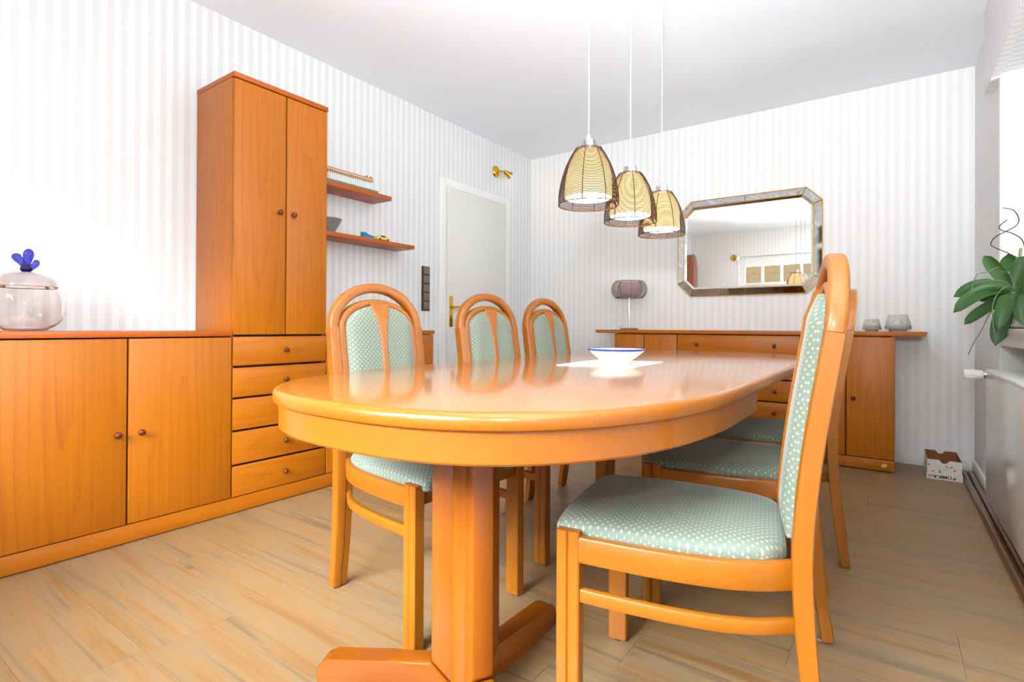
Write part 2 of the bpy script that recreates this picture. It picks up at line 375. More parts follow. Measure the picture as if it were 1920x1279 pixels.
# ------------------------------------------------------------------ room shell
RW, RY, RH, T = 3.278, -5.2, 2.5, .3
floor = structure(link('floor', None)); 
fb = box('floor_base', (-.3, RY - .3, -.1), (RW + .6, .3, -.006), 'gap', floor)
PW = .23; y_edge = -.964 + PW * 5; joints = {(-4): .5}
known = {0: 2.763, 2: 2.809, 6: 3.012, 10: .702}
row = -4; plank_meshes = {}
rp = random.Random(11)
for row in range(-5, 19):
    y1 = -.964 - PW * row; y0 = y1 - PW
    if y0 > 0 or y1 < RY: continue
    y1c, y0c = min(y1, 0.0), max(y0, RY)
    L = 1.26; st = known.get(row, rp.uniform(0, L)); st = st % L - L
    xx = st
    while xx < RW + .3:
        a, b = max(xx, 0.0), min(xx + L, RW + .3)
        if b - a > .01:
            g = .0004
            key = (round(b - a, 4), round(y1c - y0c, 4))
            if key not in plank_meshes:
                bm = bmesh.new(); hx, hy = key[0] / 2 - g, key[1] / 2 - g
                bm_box(bm, (-hx, -hy, -.006), (hx, hy, 0)); plank_meshes[key] = finish(bm)
            link('plank', plank_meshes[key], 'floor', floor, ((a + b) / 2, (y0c + y1c) / 2, 0))
        xx += L
structure(box('ceiling', (-.3, RY - .3, RH), (RW + .6, .3, RH + .25), 'ceil'))
structure(multi_box('wall_back', [((-.3, 0, -.1), (RW + .6, .3, RH))], 'paper_x'))
structure(multi_box('wall_left', [((-.3, RY, -.1), (0, 0, RH))], 'paper_y'))
# right wall: solid by the corner, a floor-to-lintel niche with the window, then solid again
NY0, NY1, NZ = -.915, -2.6, 2.085
structure(multi_box('wall_right', [((RW, NY0, -.1), (RW + .6, 0, RH)), ((RW, RY, -.1), (RW + .6, NY1, RH)), ((RW, NY1, NZ), (RW + .6, NY0, RH)), ((RW + .36, NY1, -.1), (RW + .6, NY0, .86))], 'paper_y'))
structure(multi_box('wall_niche', [((RW + .005, NY0 - .004, -.1), (RW + .36, NY0, NZ)), ((RW + .005, NY1, -.1), (RW + .36, NY1 + .004, NZ)), ((RW + .356, NY1 + .004, 0), (RW + .36, NY0 - .004, .86))], 'white_wall'))
structure(box('trim_1', (RW - .034, RY, 2.072), (RW, -.715, RH), 'paper_y'))
WX0, WX1, WZ0, WZ1 = .78, 2.62, .9, 2.07
structure(multi_box('wall_rear', [((-.3, RY - .3, -.1), (WX0, RY, RH)), ((WX1, RY - .3, -.1), (RW + .6, RY, RH)), ((WX0, RY - .3, -.1), (WX1, RY, WZ0)), ((WX0, RY - .3, WZ1), (WX1, RY, RH))], 'paper_x'))
structure(box('baseboard_back', (2.9, -.014, 0), (RW, 0, .062), 'white_paint', bevel=.003))
structure(box('baseboard_back', (0.02, -.014, 0), (1.03, 0, .062), 'white_paint', bevel=.003))
structure(box('baseboard_right', (RW - .014, NY0, 0), (RW, -.014, .078), 'white_paint', bevel=.003))
structure(box('trim_2', (RW - .004, NY1 + .004, .80), (RW + .36, NY0 - .004, .878), 'stone_sill', bevel=.004))
# windows
w1 = structure(link('window_1', None))
def wbar(parent, nm, a0, a1, z0, z1, d0, d1, ax, mat='white_paint'):
    lo, hi = ((a0, d0, z0), (a1, d1, z1)) if ax == 0 else ((d0, a0, z0), (d1, a1, z1))
    return box(nm, lo, hi, mat, parent, .004 if mat == 'white_paint' else 0, 1)
def build_window(w, a0, a1, z0, z1, d, ax, ncol, zt, mull=.037):
    f = .085
    wbar(w, 'window_frame', a0, a0 + f, z0, z1, d, d + .06, ax); wbar(w, 'window_frame', a1 - f, a1, z0, z1, d, d + .06, ax)
    wbar(w, 'window_frame', a0 + f, a1 - f, z1 - .16, z1, d, d + .06, ax); wbar(w, 'window_frame', a0 + f, a1 - f, z0, z0 + f, d, d + .06, ax)
    wbar(w, 'transom', a0 + f, a1 - f, zt - .055, zt, d, d + .06, ax)
    cw = (a1 - a0 - 2 * f - mull * (ncol - 1)) / ncol
    for k in range(ncol):
        x0 = a0 + f + k * (cw + mull)
        if k: wbar(w, 'mullion', x0 - mull, x0, zt, z1 - .16, d + .005, d + .055, ax); wbar(w, 'mullion', x0 - mull, x0, z0 + f, zt - .055, d + .005, d + .055, ax)
        wbar(w, 'pane', x0, x0 + cw, zt, z1 - .16, d + .028, d + .032, ax, 'pane'); wbar(w, 'pane', x0, x0 + cw, z0 + f, zt - .055, d + .028, d + .032, ax, 'pane')
build_window(w1, WX0, WX1, WZ0, WZ1, RY - .12, 0, 6, 1.63, .037)
w2 = structure(link('window_2', None))
build_window(w2, NY1 + .02, NY0 - .02, .88, NZ, RW + .22, 1, 2, 1.75, .06)
for k in range(24): wbar(w2, 'added_shutter_slat', NY1 + .03, NY0 - .03, NZ - .05 - .047 * k, NZ - .005 - .047 * k, RW + .30, RW + .308, 1)  # unseen shutter, added to cut the daylight through this window
# door in the left wall
d1 = structure(link('door_1', None, None, None, (0, -.83, 0)))
DY0, DY1, DZ = -1.289, -.372, 2.04
box('door_frame', (0, DY0, 0), (.014, DY0 + .075, DZ), 'white_paint', d1, .003); box('door_frame', (0, DY1 - .05, 0), (.014, DY1, DZ), 'white_paint', d1, .003)
box('door_frame', (0, DY0 + .075, DZ - .06), (.014, DY1 - .05, DZ), 'white_paint', d1, .003)
lf = box('door_leaf', (0, DY0 + .078, .008), (.02, DY1 - .053, DZ - .063), 'door_paint', d1, .002)
pl = box('handle_plate', (.02, -1.184, .875), (.026, -1.144, 1.118), 'brass', lf, .002)
pl.location = Vector((.023, -1.164, .9965)) - base(lf)
hb = bmesh.new(); bm_sweep(hb, [(.003, 0, .036), (.045, 0, .036)], circ(.009, 10)); bm_sweep(hb, smooth_path([(.045, -.008, .036), (.047, .03, .037), (.046, .08, .034), (.044, .118, .033)], 4), rrect(.016, .011, .004), side=(0, 0, 1))
link('handle_lever', finish(hb, 40), 'brass', d1, Vector((.023, -1.164, .9965)) - base(d1))
kh = prism('keyhole', [(-.004, -.012), (.004, -.012), (.004, .006), (0, .010), (-.004, .006)], 0, .002, 'black', d1, fn=lambda a, b, c: (c, a, b)); kh.location = Vector((.026, -1.164, .93)) - base(d1)
for z in (.35, 1.72): box('hinge', (.014, DY1 - .058, z - .04), (.026, DY1 - .044, z + .04), 'white_paint', d1, .003)

# ------------------------------------------------------------------ the cherry wall units on the left
XF = .366
def knob(parent, x, y, z, axis='X'):
    prof = [(.0, 0), (.006, 0), (.006, .008), (.011, .011), (.0135, .017), (.012, .023), (.007, .0265), (0, .0275)]
    key = 'knob_mesh'
    if key not in bpy.data.meshes:
        bm = bmesh.new(); bm_lathe(bm, prof, 16, cap=False); me = finish(bm, 60); me.name = key; me.materials.append(M['knob'])
    o = link('knob', bpy.data.meshes[key], None, parent, Vector((x, y, z)) - base(parent))
    o.rotation_euler = (0, PI / 2, 0) if axis == 'X' else (PI / 2, 0, 0)
    return o
G = .0035
def front(parent, name, y0, y1, z0, z1, mat, knobs):
    o = box(name, (XF - .02, y0 + G, z0 + G), (XF, y1 - G, z1 - G), mat, parent, .0018)
    for ky, kz in knobs: knob(o, XF, ky, kz)
    return o
YA, YB, YC, YD, YE = -3.885, -3.473, -3.058, -2.551, -1.721
pl_ = tag(box('cabinet_plinth', (.004, YA, .004), (XF - .003, YE, .074), 'cherry_y', None, .003), 'long low cherry plinth under the left wall cabinets', 'plinth')
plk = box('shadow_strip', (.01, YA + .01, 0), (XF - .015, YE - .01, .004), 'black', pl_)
def carcass(parent, y0, y1, z0, z1):
    box('carcass', (.004, y0, z0), (XF - .022, y1, z1), 'gap', parent)
c1 = thing('base_cabinet', 'low two-door cherry cabinet left of the tall cupboard', 'cabinet', (.18, (YA + YC) / 2, .074))
carcass(c1, YA + .001, YC - .001, .0745, .824)
front(c1, 'door', YA, YB, .075, .824, 'cherry_v', [(-3.509, .441)]); front(c1, 'door', YB, YC, .075, .824, 'cherry_v', [(-3.428, .441)])
tag(box('worktop', (.004, YA - .005, .8265), (XF + .004, YC - .001, .8505), 'cherry_edge', None, .003), 'cherry worktop board under the lidded glass jar', 'worktop')
c2 = thing('tall_cupboard', 'tall cherry cupboard with two long doors above five drawers', 'cupboard', (.18, (YC + YD) / 2, .074))
carcass(c2, YC + .0185, YD - .0185, .0745, 2.036)
box('side_panel', (.004, YC, .0745), (XF - .021, YC + .018, 2.036), 'cherry_v', c2, .001); box('side_panel', (.004, YD - .018, .0745), (XF - .021, YD, 2.036), 'cherry_v', c2, .001)
for z0, z1 in ((.685, .826), (.538, .68), (.385, .534), (.225, .381), (.075, .221)):
    front(c2, 'drawer', YC, YD, z0, z1, 'cherry_y', [((YC + YD) / 2 + .01, (z0 + z1) / 2)])
ym = -2.792
front(c2, 'door', YC, ym, .83, 2.034, 'cherry_v', [(-2.832, 1.44)]); front(c2, 'door', ym, YD, .83, 2.034, 'cherry_v', [(-2.756, 1.44)])
box('top_board', (.004, YC - .002, 2.037), (XF + .002, YD + .002, 2.061), 'cherry_edge', c2, .002)
c3 = thing('base_cabinet', 'low cherry cabinet between the tall cupboard and the door, behind the chairs', 'cabinet', (.18, (YD + YE) / 2, .074))
carcass(c3, YD + .001, YE - .0185, .0745, .824)
box('side_panel', (.004, YE - .018, .0745), (XF - .021, YE, .824), 'cherry_v', c3, .001)
ymm = (YD + YE) / 2
front(c3, 'door', YD, ymm, .075, .824, 'cherry_v', [(ymm - .04, .441)]); front(c3, 'door', ymm, YE, .075, .824, 'cherry_v', [(ymm + .04, .441)])
tag(box('worktop', (.004, YD + .003, .8265), (XF + .004, YE + .006, .8505), 'cherry_edge', None, .003), 'short cherry worktop board under the two wall shelves', 'worktop')
# wall shelves
tag(box('wall_shelf', (.001, YD + .003, 1.7), (.183, -1.93, 1.727), 'cherry_edge', None, .002), 'upper, shorter cherry wall shelf beside the tall cupboard', 'shelf')
tag(box('wall_shelf', (.001, YD + .003, 1.406), (.183, -1.722, 1.432), 'cherry_edge', None, .002), 'lower, longer cherry wall shelf beside the tall cupboard', 'shelf')

# ------------------------------------------------------------------ sideboard on the back wall
YS = -.36
sb = thing('sideboard', 'long low cherry sideboard with drawers between doors under the mirror', 'sideboard', (1.96, -.18, 0))
SX = [1.048, 1.296, 1.554, 2.37, 2.626, 2.878]
box('carcass', (SX[0] + .019, YS + .022, .074), (SX[-1] - .019, -.004, .83), 'gap', sb)
box('side_panel', (SX[0], YS + .021, .074), (SX[0] + .018, -.004, .83), 'cherry_v', sb); box('side_panel', (SX[-1] - .018, YS + .021, .074), (SX[-1], -.004, .83), 'cherry_v', sb)
def sfront(name, x0, x1, z0, z1, mat, kn):
    o = box(name, (x0 + G, YS, z0 + G), (x1 - G, YS + .02, z1 - G), mat, sb, .0018)
    for kx, kz in kn: knob(o, kx, YS, kz, 'Y')
for i, kx in ((0, SX[1] - .04), (1, SX[1] + .04), (3, SX[4] - .04), (4, SX[4] + .04)): sfront('door', SX[i], SX[i + 1], .076, .828, 'cherry_v', [(kx, .443)])
for z0, z1 in ((.683, .828), (.527, .68), (.378, .524), (.228, .375), (.076, .225)): sfront('drawer', SX[2], SX[3], z0, z1, 'cherry_x', [(1.702, (z0 + z1) / 2), (2.216, (z0 + z1) / 2)])
pp = box('plinth', (SX[0], YS + .004, .008), (SX[-1] - .003, -.01, .0735), 'cherry_x', sb, .003)
prism('maker_badge', [(0, 0), (.026, 0), (.034, .022), (.008, .022)], 0, .0015, 'brass', sb, fn=lambda a, b, c: (a, -c, b), loc=Vector((2.808, YS + .0035, .03)) - base(sb))
box('base_shadow_strip', (SX[0] + .01, YS + .02, 0), (SX[-1] - .013, -.02, .008), 'black', sb)  # black strip standing in for the shadow under the plinth
st = thing('overhanging_worktop', 'long overhanging cherry top board with slanted ends along the back wall', 'worktop', (1.96, -.19, .832))
prism('board', [(.893, 0), (3.024, 0), (3.035, .026), (.884, .026)], .004, .372, 'cherry_x', st, fn=lambda a, b, c: (a - 1.96, .19 - c, b), bevel=.0015)

# ------------------------------------------------------------------ dining table
TX, TZ, TW = 2.037, .74, .541
S0, S1, S2, S3 = -2.963, -2.42, -1.875, -1.1
tb = thing('dining_table', 'long oval beech dining table on two three-footed column pedestals', 'table', (TX, -2.42, 0))
def half_outline(ys, end, n=56, w=TW, ex=2.6):
    """points from (w, ys) around the end to (-w, ys) with outward normals"""
    b = abs(end - ys); sg = 1 if end > ys else -1; pts = []
    for k in range(n + 1):
        a = PI * k / n; c, s = math.cos(a), math.sin(a)
        x = w * math.copysign(abs(c) ** (2 / ex), c); y = b * abs(s) ** (2 / ex)
        nx = math.copysign(abs(x / w) ** (ex - 1), x) / w; ny = (y / b) ** (ex - 1) / b
        l = math.hypot(nx, ny); pts.append((x, ys + sg * y, nx / l, sg * ny / l))
    return pts
EDGE = [(.016, TZ), (.008, TZ - .0012), (.003, TZ - .005), (0, TZ - .012), (0, TZ - .022), (.002, TZ - .028), (.007, TZ - .031)]
def slab(name, pts, prof, mat):
    bm = bmesh.new(); rings = [[bm.verts.new((x - nx * o, y - ny * o + 2.42, z)) for x, y, nx, ny in pts] for o, z in prof]
    n = len(pts)
    for a, b in zip(rings, rings[1:]):
        for k in range(n): bm.faces.new((a[k], a[(k + 1) % n], b[(k + 1) % n], b[k]))
    for f in bm.faces: f.material_index = 1
    bm.faces.new(rings[0]); bm.faces.new(rings[-1]).material_index = 1
    o = link(name, finish(bm, 30), mat, tb); o.data.materials.append(M['apron']); return o
e_ = .0005
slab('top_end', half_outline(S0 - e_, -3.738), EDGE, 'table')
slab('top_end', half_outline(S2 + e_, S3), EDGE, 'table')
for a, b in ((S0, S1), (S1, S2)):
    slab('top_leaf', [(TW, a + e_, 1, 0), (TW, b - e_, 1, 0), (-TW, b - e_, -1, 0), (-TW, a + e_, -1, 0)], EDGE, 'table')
def apron(ys, end, ext):
    pts = half_outline(ys, end, 56, TW - .012); path = [(TW - .012 - .011, ext, 0)] + [(x - nx * .011, y - ny * .011, 0) for x, y, nx, ny in pts] + [(-TW + .012 + .011, ext, 0)]
    side = [(1, 0, 0)] + [(nx, ny, 0) for x, y, nx, ny in pts] + [(-1, 0, 0)]
    bm = bmesh.new(); rings = []
    for p, s in zip(path, side):
        p = Vector((p[0], p[1] + 2.42, 0)); s = Vector(s)
        rings.append([bm.verts.new(p + s * a + Vector((0, 0, z))) for a, z in ((.011, .7085), (.011, .656), (.008, .652), (-.011, .652), (-.011, .7085))])
    for a, b in zip(rings, rings[1:]):
        for k in range(5): bm.faces.new((a[k], a[(k + 1) % 5], b[(k + 1) % 5], b[k]))
    bm.faces.new(rings[0]); bm.faces.new(rings[-1])
    link('apron', finish(bm, 30), 'apron', tb)
apron(S0, -3.738 + .012, -2.79); apron(S2, S3 - .012, -1.72)
for sx in (-.22, .22): box('extension_runner', (TX + sx - .02, -3.3, .662), (TX + sx + .02, -1.54, .7085), 'beech_dark', tb, .002)
PED = ((-3.335, (90, 210, 330)), (-1.505, (-90, 30, 150)))
for py, angs in PED:
    pd = link('pedestal', None, None, tb, (TX - .007 - TX, py + 2.42, 0))
    bm = bmesh.new(); bm_lathe(bm, [(.046, .012), (.046, .66)], 12); co = link('column_core', finish(bm, 40), 'beech_dark', pd)
    box('crosspiece', (TX - .3, py - .04, .63), (TX + .29, py + .04, .661), 'beech_dark', pd, .003).location = (0, 0, .6455)
    for an in angs:
        q = math.radians(an); fn = lambda a, b, c: (a, c, b)
        bo = prism('board', [(.02, .63), (.088, .63), (.088, .082), (.02, .012)], -.026, .026, 'beech_dark', pd, fn=fn, bevel=.006, rz=q)
        tip = [(.335 + .037 * math.sin(k * PI / 2 / 5), .03 + .04 * math.cos(k * PI / 2 / 5)) for k in range(6)]
        fo = prism('foot', [(.022, .010), (.089, .079), (.20, .0745)] + tip + [(.370, .012), (.36, .002), (.29, 0), (.275, .006), (.10, .006), (.085, .001)], -.026, .026, 'beech_foot', pd, fn=fn, bevel=.007, rz=q)

# ------------------------------------------------------------------ chairs
YB_KEYS = [(0, -.268), (.2, -.240), (.42, -.224), (.55, -.229), (.7, -.247), (.87, -.274), (1.04, -.292)]
yb = lambda z: spline(YB_KEYS, z)
HW = [(-.215, .150), (-.17, .178), (-.10, .203), (0, .216), (.12, .218), (.24, .214)]
hw = lambda y: spline(HW, y)
def make_chair():
    t = thing('dining_chair', '', 'chair', group='six beech dining chairs around the table')
    SEAM = .869
    # rear legs run from the floor up to the joint of the arches; a groove parts the outer from the inner bar
    def leg_sec(sg):
        o = [(-.030, -.015), (-.026, -.0175), (.001, -.0175), (.0045, -.0135), (.008, -.0165), (.026, -.0165), (.030, -.013), (.030, .012), (.026, .0155), (.008, .0155), (.0045, .0125), (.001, .0175), (-.026, .0175), (-.030, .015)]
        return [(a * -sg, b) for a, b in o]
    for sg in (-1, 1):
        zs = [0.006, .05, .1, .15, .2, .25, .3, .35, .4, .45, .5, .55, .6, .65, .7, .75, .8, .84, SEAM]
        path = [(sg * (.152 + .010 * min(z / .45, 1)), yb(z) - .005, z) for z in zs]
        bm = bmesh.new(); bm_sweep(bm, path, leg_sec(sg), side=(1, 0, 0), scale=[.86 + .14 * min(1, z / .35) for z in zs])
        lg = link('leg', finish(bm, 40), 'beech', t)
        lathe('glide', [(.011, 0), (.011, .0065)], 'black', lg, (sg * .152, yb(0), 0), 12)
    def arch(name, a, b, w, z0=SEAM, d=.034):
        path, side = [], []
        for k in range(37):
            q = PI * k / 36; x = a * math.cos(q); z = z0 + b * math.sin(q); path.append((x, yb(z) - .005, z)); nx, nz = math.cos(q) / a, math.sin(q) / b; side.append((nx, 0, nz))
        bm = bmesh.new(); bm_sweep(bm, path, rrect(w, d, .009, 4), side=side); link(name, finish(bm, 50), 'beech', t)
    arch('outer_arch', .1745, .144, .034, d=.035); arch('inner_arch', .1450, .0905, .026, d=.031)
    # upholstered back: lens-shaped shell filling the inner arch
    zb, zt = .475, SEAM + .079
    def half(z):
        if z <= SEAM: return .134
        return .134 * math.sqrt(max(0, 1 - ((z - SEAM) / .080) ** 2))
    bm = bmesh.new(); uvl = bm.loops.layers.uv.new('UVMap'); NZ_, NX_ = 30, 14
    def bulge(s, z): return (1 - abs(s) ** 14) * min(1, (z - zb) / .05 + .2) * min(1, (zt - z) / .05 + .05)
    both = []
    for fr in (1, -1):
        grid = []; both.append(grid)
        for i in range(NZ_ + 1):
            u = i / NZ_; z = zb + (zt - zb) * (1 - (1 - u) ** 1.5); w = max(half(z), .004)
            grid.append([bm.verts.new((w * s, yb(z) + fr * ((.019 if fr > 0 else .010) + (.015 if fr > 0 else .006) * bulge(s, z)), z)) for s in [-1 + 2 * j / NX_ for j in range(NX_ + 1)]])
        for i in range(NZ_):
            for j in range(NX_):
                f = bm.faces.new((grid[i][j], grid[i][j + 1], grid[i + 1][j + 1], grid[i + 1][j]))
                for lp in f.loops: lp[uvl].uv = (lp.vert.co.x, lp.vert.co.z)
    A, B = both
    rim = [(i, 0) for i in range(NZ_ + 1)] + [(NZ_, j) for j in range(1, NX_ + 1)] + [(i, NX_) for i in range(NZ_ - 1, -1, -1)] + [(0, j) for j in range(NX_ - 1, 0, -1)]
    for (i, j), (k, l) in zip(rim, rim[1:] + rim[:1]):
        f = bm.faces.new((A[i][j], A[k][l], B[k][l], B[i][j]))
        for lp in f.loops: lp[uvl].uv = (lp.vert.co.x + lp.vert.co.y, lp.vert.co.z)
    me = finish(bm, 60); link('backrest', me, 'fabric', t)
    # splat: slim bar flaring to the top
    zs = [.47 + .485 * k / 26 for k in range(27)]; bm = bmesh.new(); rings = []
    for z in zs:
        w = .0125 + .026 * max(0, min(1, (z - .83) / .12)) ** 1.5
        y0 = yb(z) + .012; y1 = yb(z) + max(.021, .019 + .015 * bulge(0, min(z, zt)) + .004)
        rings.append([bm.verts.new(v) for v in ((-w, y0, z), (-w, y1 - .003, z), (-w + .004, y1, z), (w - .004, y1, z), (w, y1 - .003, z), (w, y0, z))])
    for a, b in zip(rings, rings[1:]):
        for k in range(6): bm.faces.new((a[k], a[(k + 1) % 6], b[(k + 1) % 6], b[k]))
    bm.faces.new(rings[0]); bm.faces.new(rings[-1]); link('splat', finish(bm, 35), 'beech', t)
    # seat cushion
    bm = bmesh.new(); uvl = bm.loops.layers.uv.new('UVMap'); ys0, ys1 = -.205, .243; NY_, NX_ = 28, 22
    def seat_z(s, v):
        e = (1 - abs(s) ** 8) * (1 - abs(v) ** 10); return .446 + .027 * max(0, e) ** .45 + .005 * (1 - s * s) * (1 - v * v)
    top, bot = [], []
    for i in range(NY_ + 1):
        v = math.sin((-1 + 2 * i / NY_) * PI / 2) ; y = (ys0 + ys1) / 2 + v * (ys1 - ys0) / 2
        w = hw(y) - .008 - (.012 * max(0, (abs(v) - .94) / .06) ** 2 if v > 0 else .03 * max(0, (abs(v) - .85) / .15) ** 2)
        if y > .17: w -= .004
        ss = [math.sin((-1 + 2 * j / NX_) * PI / 2) for j in range(NX_ + 1)]
        yo = lambda s: y + (.012 * (1 - s * s) * max(0, v))
        top.append([bm.verts.new((w * s, yo(s), seat_z(s, v))) for s in ss]); bot.append([bm.verts.new((w * s * .98, yo(s), .432)) for s in ss])
    for i in range(NY_):
        for j in range(NX_):
            for g in (top, bot):
                f = bm.faces.new((g[i][j], g[i][j + 1], g[i + 1][j + 1], g[i + 1][j]))
                for lp in f.loops: lp[uvl].uv = (lp.vert.co.x, lp.vert.co.y)
    for i in range(NY_):
        for j in (0, NX_):
            f = bm.faces.new((top[i][j], top[i + 1][j], bot[i + 1][j], bot[i][j]))
            for lp in f.loops: lp[uvl].uv = (lp.vert.co.x + lp.vert.co.z, lp.vert.co.y)
    for j in range(NX_):
        for i in (0, NY_):
            f = bm.faces.new((top[i][j], top[i][j + 1], bot[i][j + 1], bot[i][j]))
            for lp in f.loops: lp[uvl].uv = (lp.vert.co.x, lp.vert.co.y + lp.vert.co.z)
    link('seat', finish(bm, 60), 'fabric', t)
    # bent side rails and stretchers
    for sg in (-1, 1):
        ys = [-.218 + .40 * k / 24 for k in range(25)]
        sweep('side_rail', [(sg * (hw(y) - .004), y, .412) for y in ys], rrect(.056, .022, .007, 3), 'beech_h', t, side=(0, 0, 1))
        ys = [-.224 + .41 * k / 24 for k in range(25)]
        sweep('stretcher', [(sg * (hw(y) - .006 - .0), y, .316) for y in ys], rrect(.030, .018, .006, 3), 'beech_h', t, side=(0, 0, 1))
        sec = [(-.025, -.016), (-.022, -.019), (-.003, -.019), (0, -.015), (.003, -.019), (.022, -.019), (.025, -.016), (.025, .013), (.022, .016), (-.022, .016), (-.025, .013)]
        bm = bmesh.new(); bm_prism(bm, [(sg * (.206 - b), .206 + a) for a, b in sec], .006, .449); lg = link('leg', finish(bm, 30), 'beech', t)
        lathe('glide', [(.012, 0), (.012, .0065)], 'black', lg, (sg * .206, .206, 0), 12)
    bm = bmesh.new(); bm_box(bm, (-.19, .196, .388), (.19, .216, .442), .004); link('front_rail', finish(bm, 40), 'beech', t)
    bm = bmesh.new(); bm_box(bm, (-.134, yb(.42) - .011, .39), (.134, yb(.42) + .011, .442), .004); link('rear_rail', finish(bm, 40), 'beech', t)
    return t
chair = make_chair()
def face(dx, dy): return math.atan2(dy, dx) - PI / 2
CH = [((1.617, -3.070), (math.cos(math.radians(6.4)), -math.sin(math.radians(6.4))), 'beech chair with green seat on the cupboard side, nearest the camera'),
      ((1.615, -2.415), (math.cos(math.radians(6)), -math.sin(math.radians(6))), 'beech chair on the cupboard side, middle one, in front of the white door'),
      ((1.630, -1.915), (math.cos(math.radians(3)), -math.sin(math.radians(3))), 'beech chair on the cupboard side, farthest one, next to the room corner'),
      ((2.474, -3.090), (-math.cos(math.radians(9.8)), -math.sin(math.radians(9.8))), 'large foreground beech chair on the radiator side with its green seat fully in view'),
      ((2.430, -2.466), (-math.cos(math.radians(6.7)), -math.sin(math.radians(6.7))), 'middle beech chair on the radiator side, half hidden by the foreground chair'),
      ((2.443, -1.880), (-math.cos(math.radians(5)), -math.sin(math.radians(5))), 'farthest beech chair on the radiator side, seat mostly under the table')]
for i, (p, d, lab) in enumerate(CH):
    o = chair if i == 0 else copy_tree(chair)
    o.location = (p[0] + d[0] * .005, p[1] + d[1] * .005, 0); o.rotation_euler = (0, 0, face(*d)); o['label'] = lab

# ------------------------------------------------------------------ on the table
dl = bmesh.new(); n = 96; ring = []
for k in range(n):
    a = 2 * PI * k / n; c, s = math.cos(a), math.sin(a); r = 1 / max(abs(c), abs(s)) ; rr = min(r, 1.38)
    sc_ = 1 + .025 * math.cos(24 * a) + .015 * math.sin(7 * a)
    ring.append((.135 * c * rr * sc_, .19 * s * rr * sc_))
bm_prism(dl, ring, 0, .0015)
tag(link('lace_doily', finish(dl), 'cloth', None, (2.005, -2.475, TZ + .0002), .05), 'white scallop-edged doily lying under the bowl on the table', 'doily')
bw = thing('serving_bowl', 'shallow cream bowl with blue rim on the table', 'bowl', (2.02, -2.475, TZ + .0019))
lathe('bowl_body', [(0, .0), (.056, 0), (.058, .004), (.056, .010), (.075, .024), (.098, .044), (.106, .0515), (.1055, .054), (.101, .0505), (.094, .045), (.07, .027), (.045, .016), (0, .013)], 'cream_glaze', bw, (0, 0, 0), 48, cap=False)
lathe('rim_band', [(.1035, .0475), (.1075, .0505), (.1078, .0545), (.1050, .0556), (.1035, .0535), (.1045, .051), (.1035, .0475)], 'blue_glaze', bw, (0, 0, 0), 48, cap=False)
for k, (a, mm) in enumerate(((.6, 'blue_glaze'), (1.7, 'ochre'), (2.9, 'blue_glaze'), (4.0, 'ochre'), (5.2, 'blue_glaze'))):
    bm = bmesh.new(); r = .083; pts = []
    for j in range(8): q = 2 * PI * j / 8; rad = r + .007 * math.cos(q); an = a + .16 * math.sin(q); pts.append(bm.verts.new((rad * math.cos(an), rad * math.sin(an), .0375 + (rad - .083) * .75)))
    bm.faces.new(pts); link('painted_motif', finish(bm), mm, bw)

# ------------------------------------------------------------------ pendant lamps
def bell(t): return .0995 * (1 - (1 - t) ** 2.1 * .0) if False else spline([(0, .042), (.12, .056), (.3, .073), (.5, .086), (.7, .0945), (.86, .0985), (1, .0985)], t)
def make_pendant():
    t = thing('pendant_lamp', '', 'pendant lamp', group='three wire pendant lamps above the table')
    H0 = .187
    lathe('cap', [(0, H0 + .026), (.024, H0 + .026), (.0255, H0 + .024), (.0255, H0 - .002), (0, H0 - .002)], 'chrome', t, (0, 0, 0), 24, cap=False)
    lathe('cord_grip', [(.006, H0 + .026), (.006, H0 + .042), (.003, H0 + .048)], 'cord', t, (0, 0, 0), 10)
    tube('cord', [(0, 0, H0 + .04), (0, 0, 1.2)], .0021, 'cord', t, 8)
    lathe('ceiling_rose', [(0, 1.1998), (.04, 1.1998), (.04, 1.185), (.034, 1.178), (0, 1.178)], 'chrome', t, (0, 0, .0), 24, cap=False)
    turns, seg = 42, 40; path = []
    for k in range(turns * seg + 1):
        u = k / (turns * seg); a = 2 * PI * k / seg; r = bell(1 - u) if False else bell(u)
        path.append((r * math.cos(a), r * math.sin(a), H0 * (1 - u) + .001))
    bm = bmesh.new(); bm_sweep(bm, path, circ(.0013, 4)); link('wire_winding', finish(bm, 60), 'wire', t)
    for k in range(8):
        a = 2 * PI * (k + .35) / 8
        tube('rib', [(bell(u) * .985 * math.cos(a), bell(u) * .985 * math.sin(a), H0 * (1 - u) + .001) for u in [j / 12 for j in range(13)]], .0017, 'wire', t, 6)
    tube('rim_ring', [(.099 * math.cos(2 * PI * k / 40), .099 * math.sin(2 * PI * k / 40), .001) for k in range(40)], .0019, 'wire', t, 6, closed=True)
    lathe('frosted_glass', [(.034, H0 - .006), (.05, H0 - .02), (.066, H0 - .05), (.075, H0 - .09), (.0775, .028), (.0755, .024)], 'glow_side', t, (0, 0, 0), 32, cap=False)
    lathe('lamp_opening', [(0, .0255), (.0755, .0255), (.0755, .0235), (0, .0235)], 'glow_disc', t, (0, 0, 0), 32, cap=False)
    return t
pen = make_pendant()
for i, (y, lab) in enumerate(((-2.745, 'nearest and largest-looking of the three lit wire pendant lamps'), (-2.398, 'middle one of the three lit wire pendant lamps'), (-2.055, 'farthest of the three lit wire pendant lamps, in front of the mirror'))):
    o = pen if i == 0 else copy_tree(pen); o.location = (2.04, y, 1.279 + .0); o['label'] = lab; o.rotation_euler.z = .3 * i
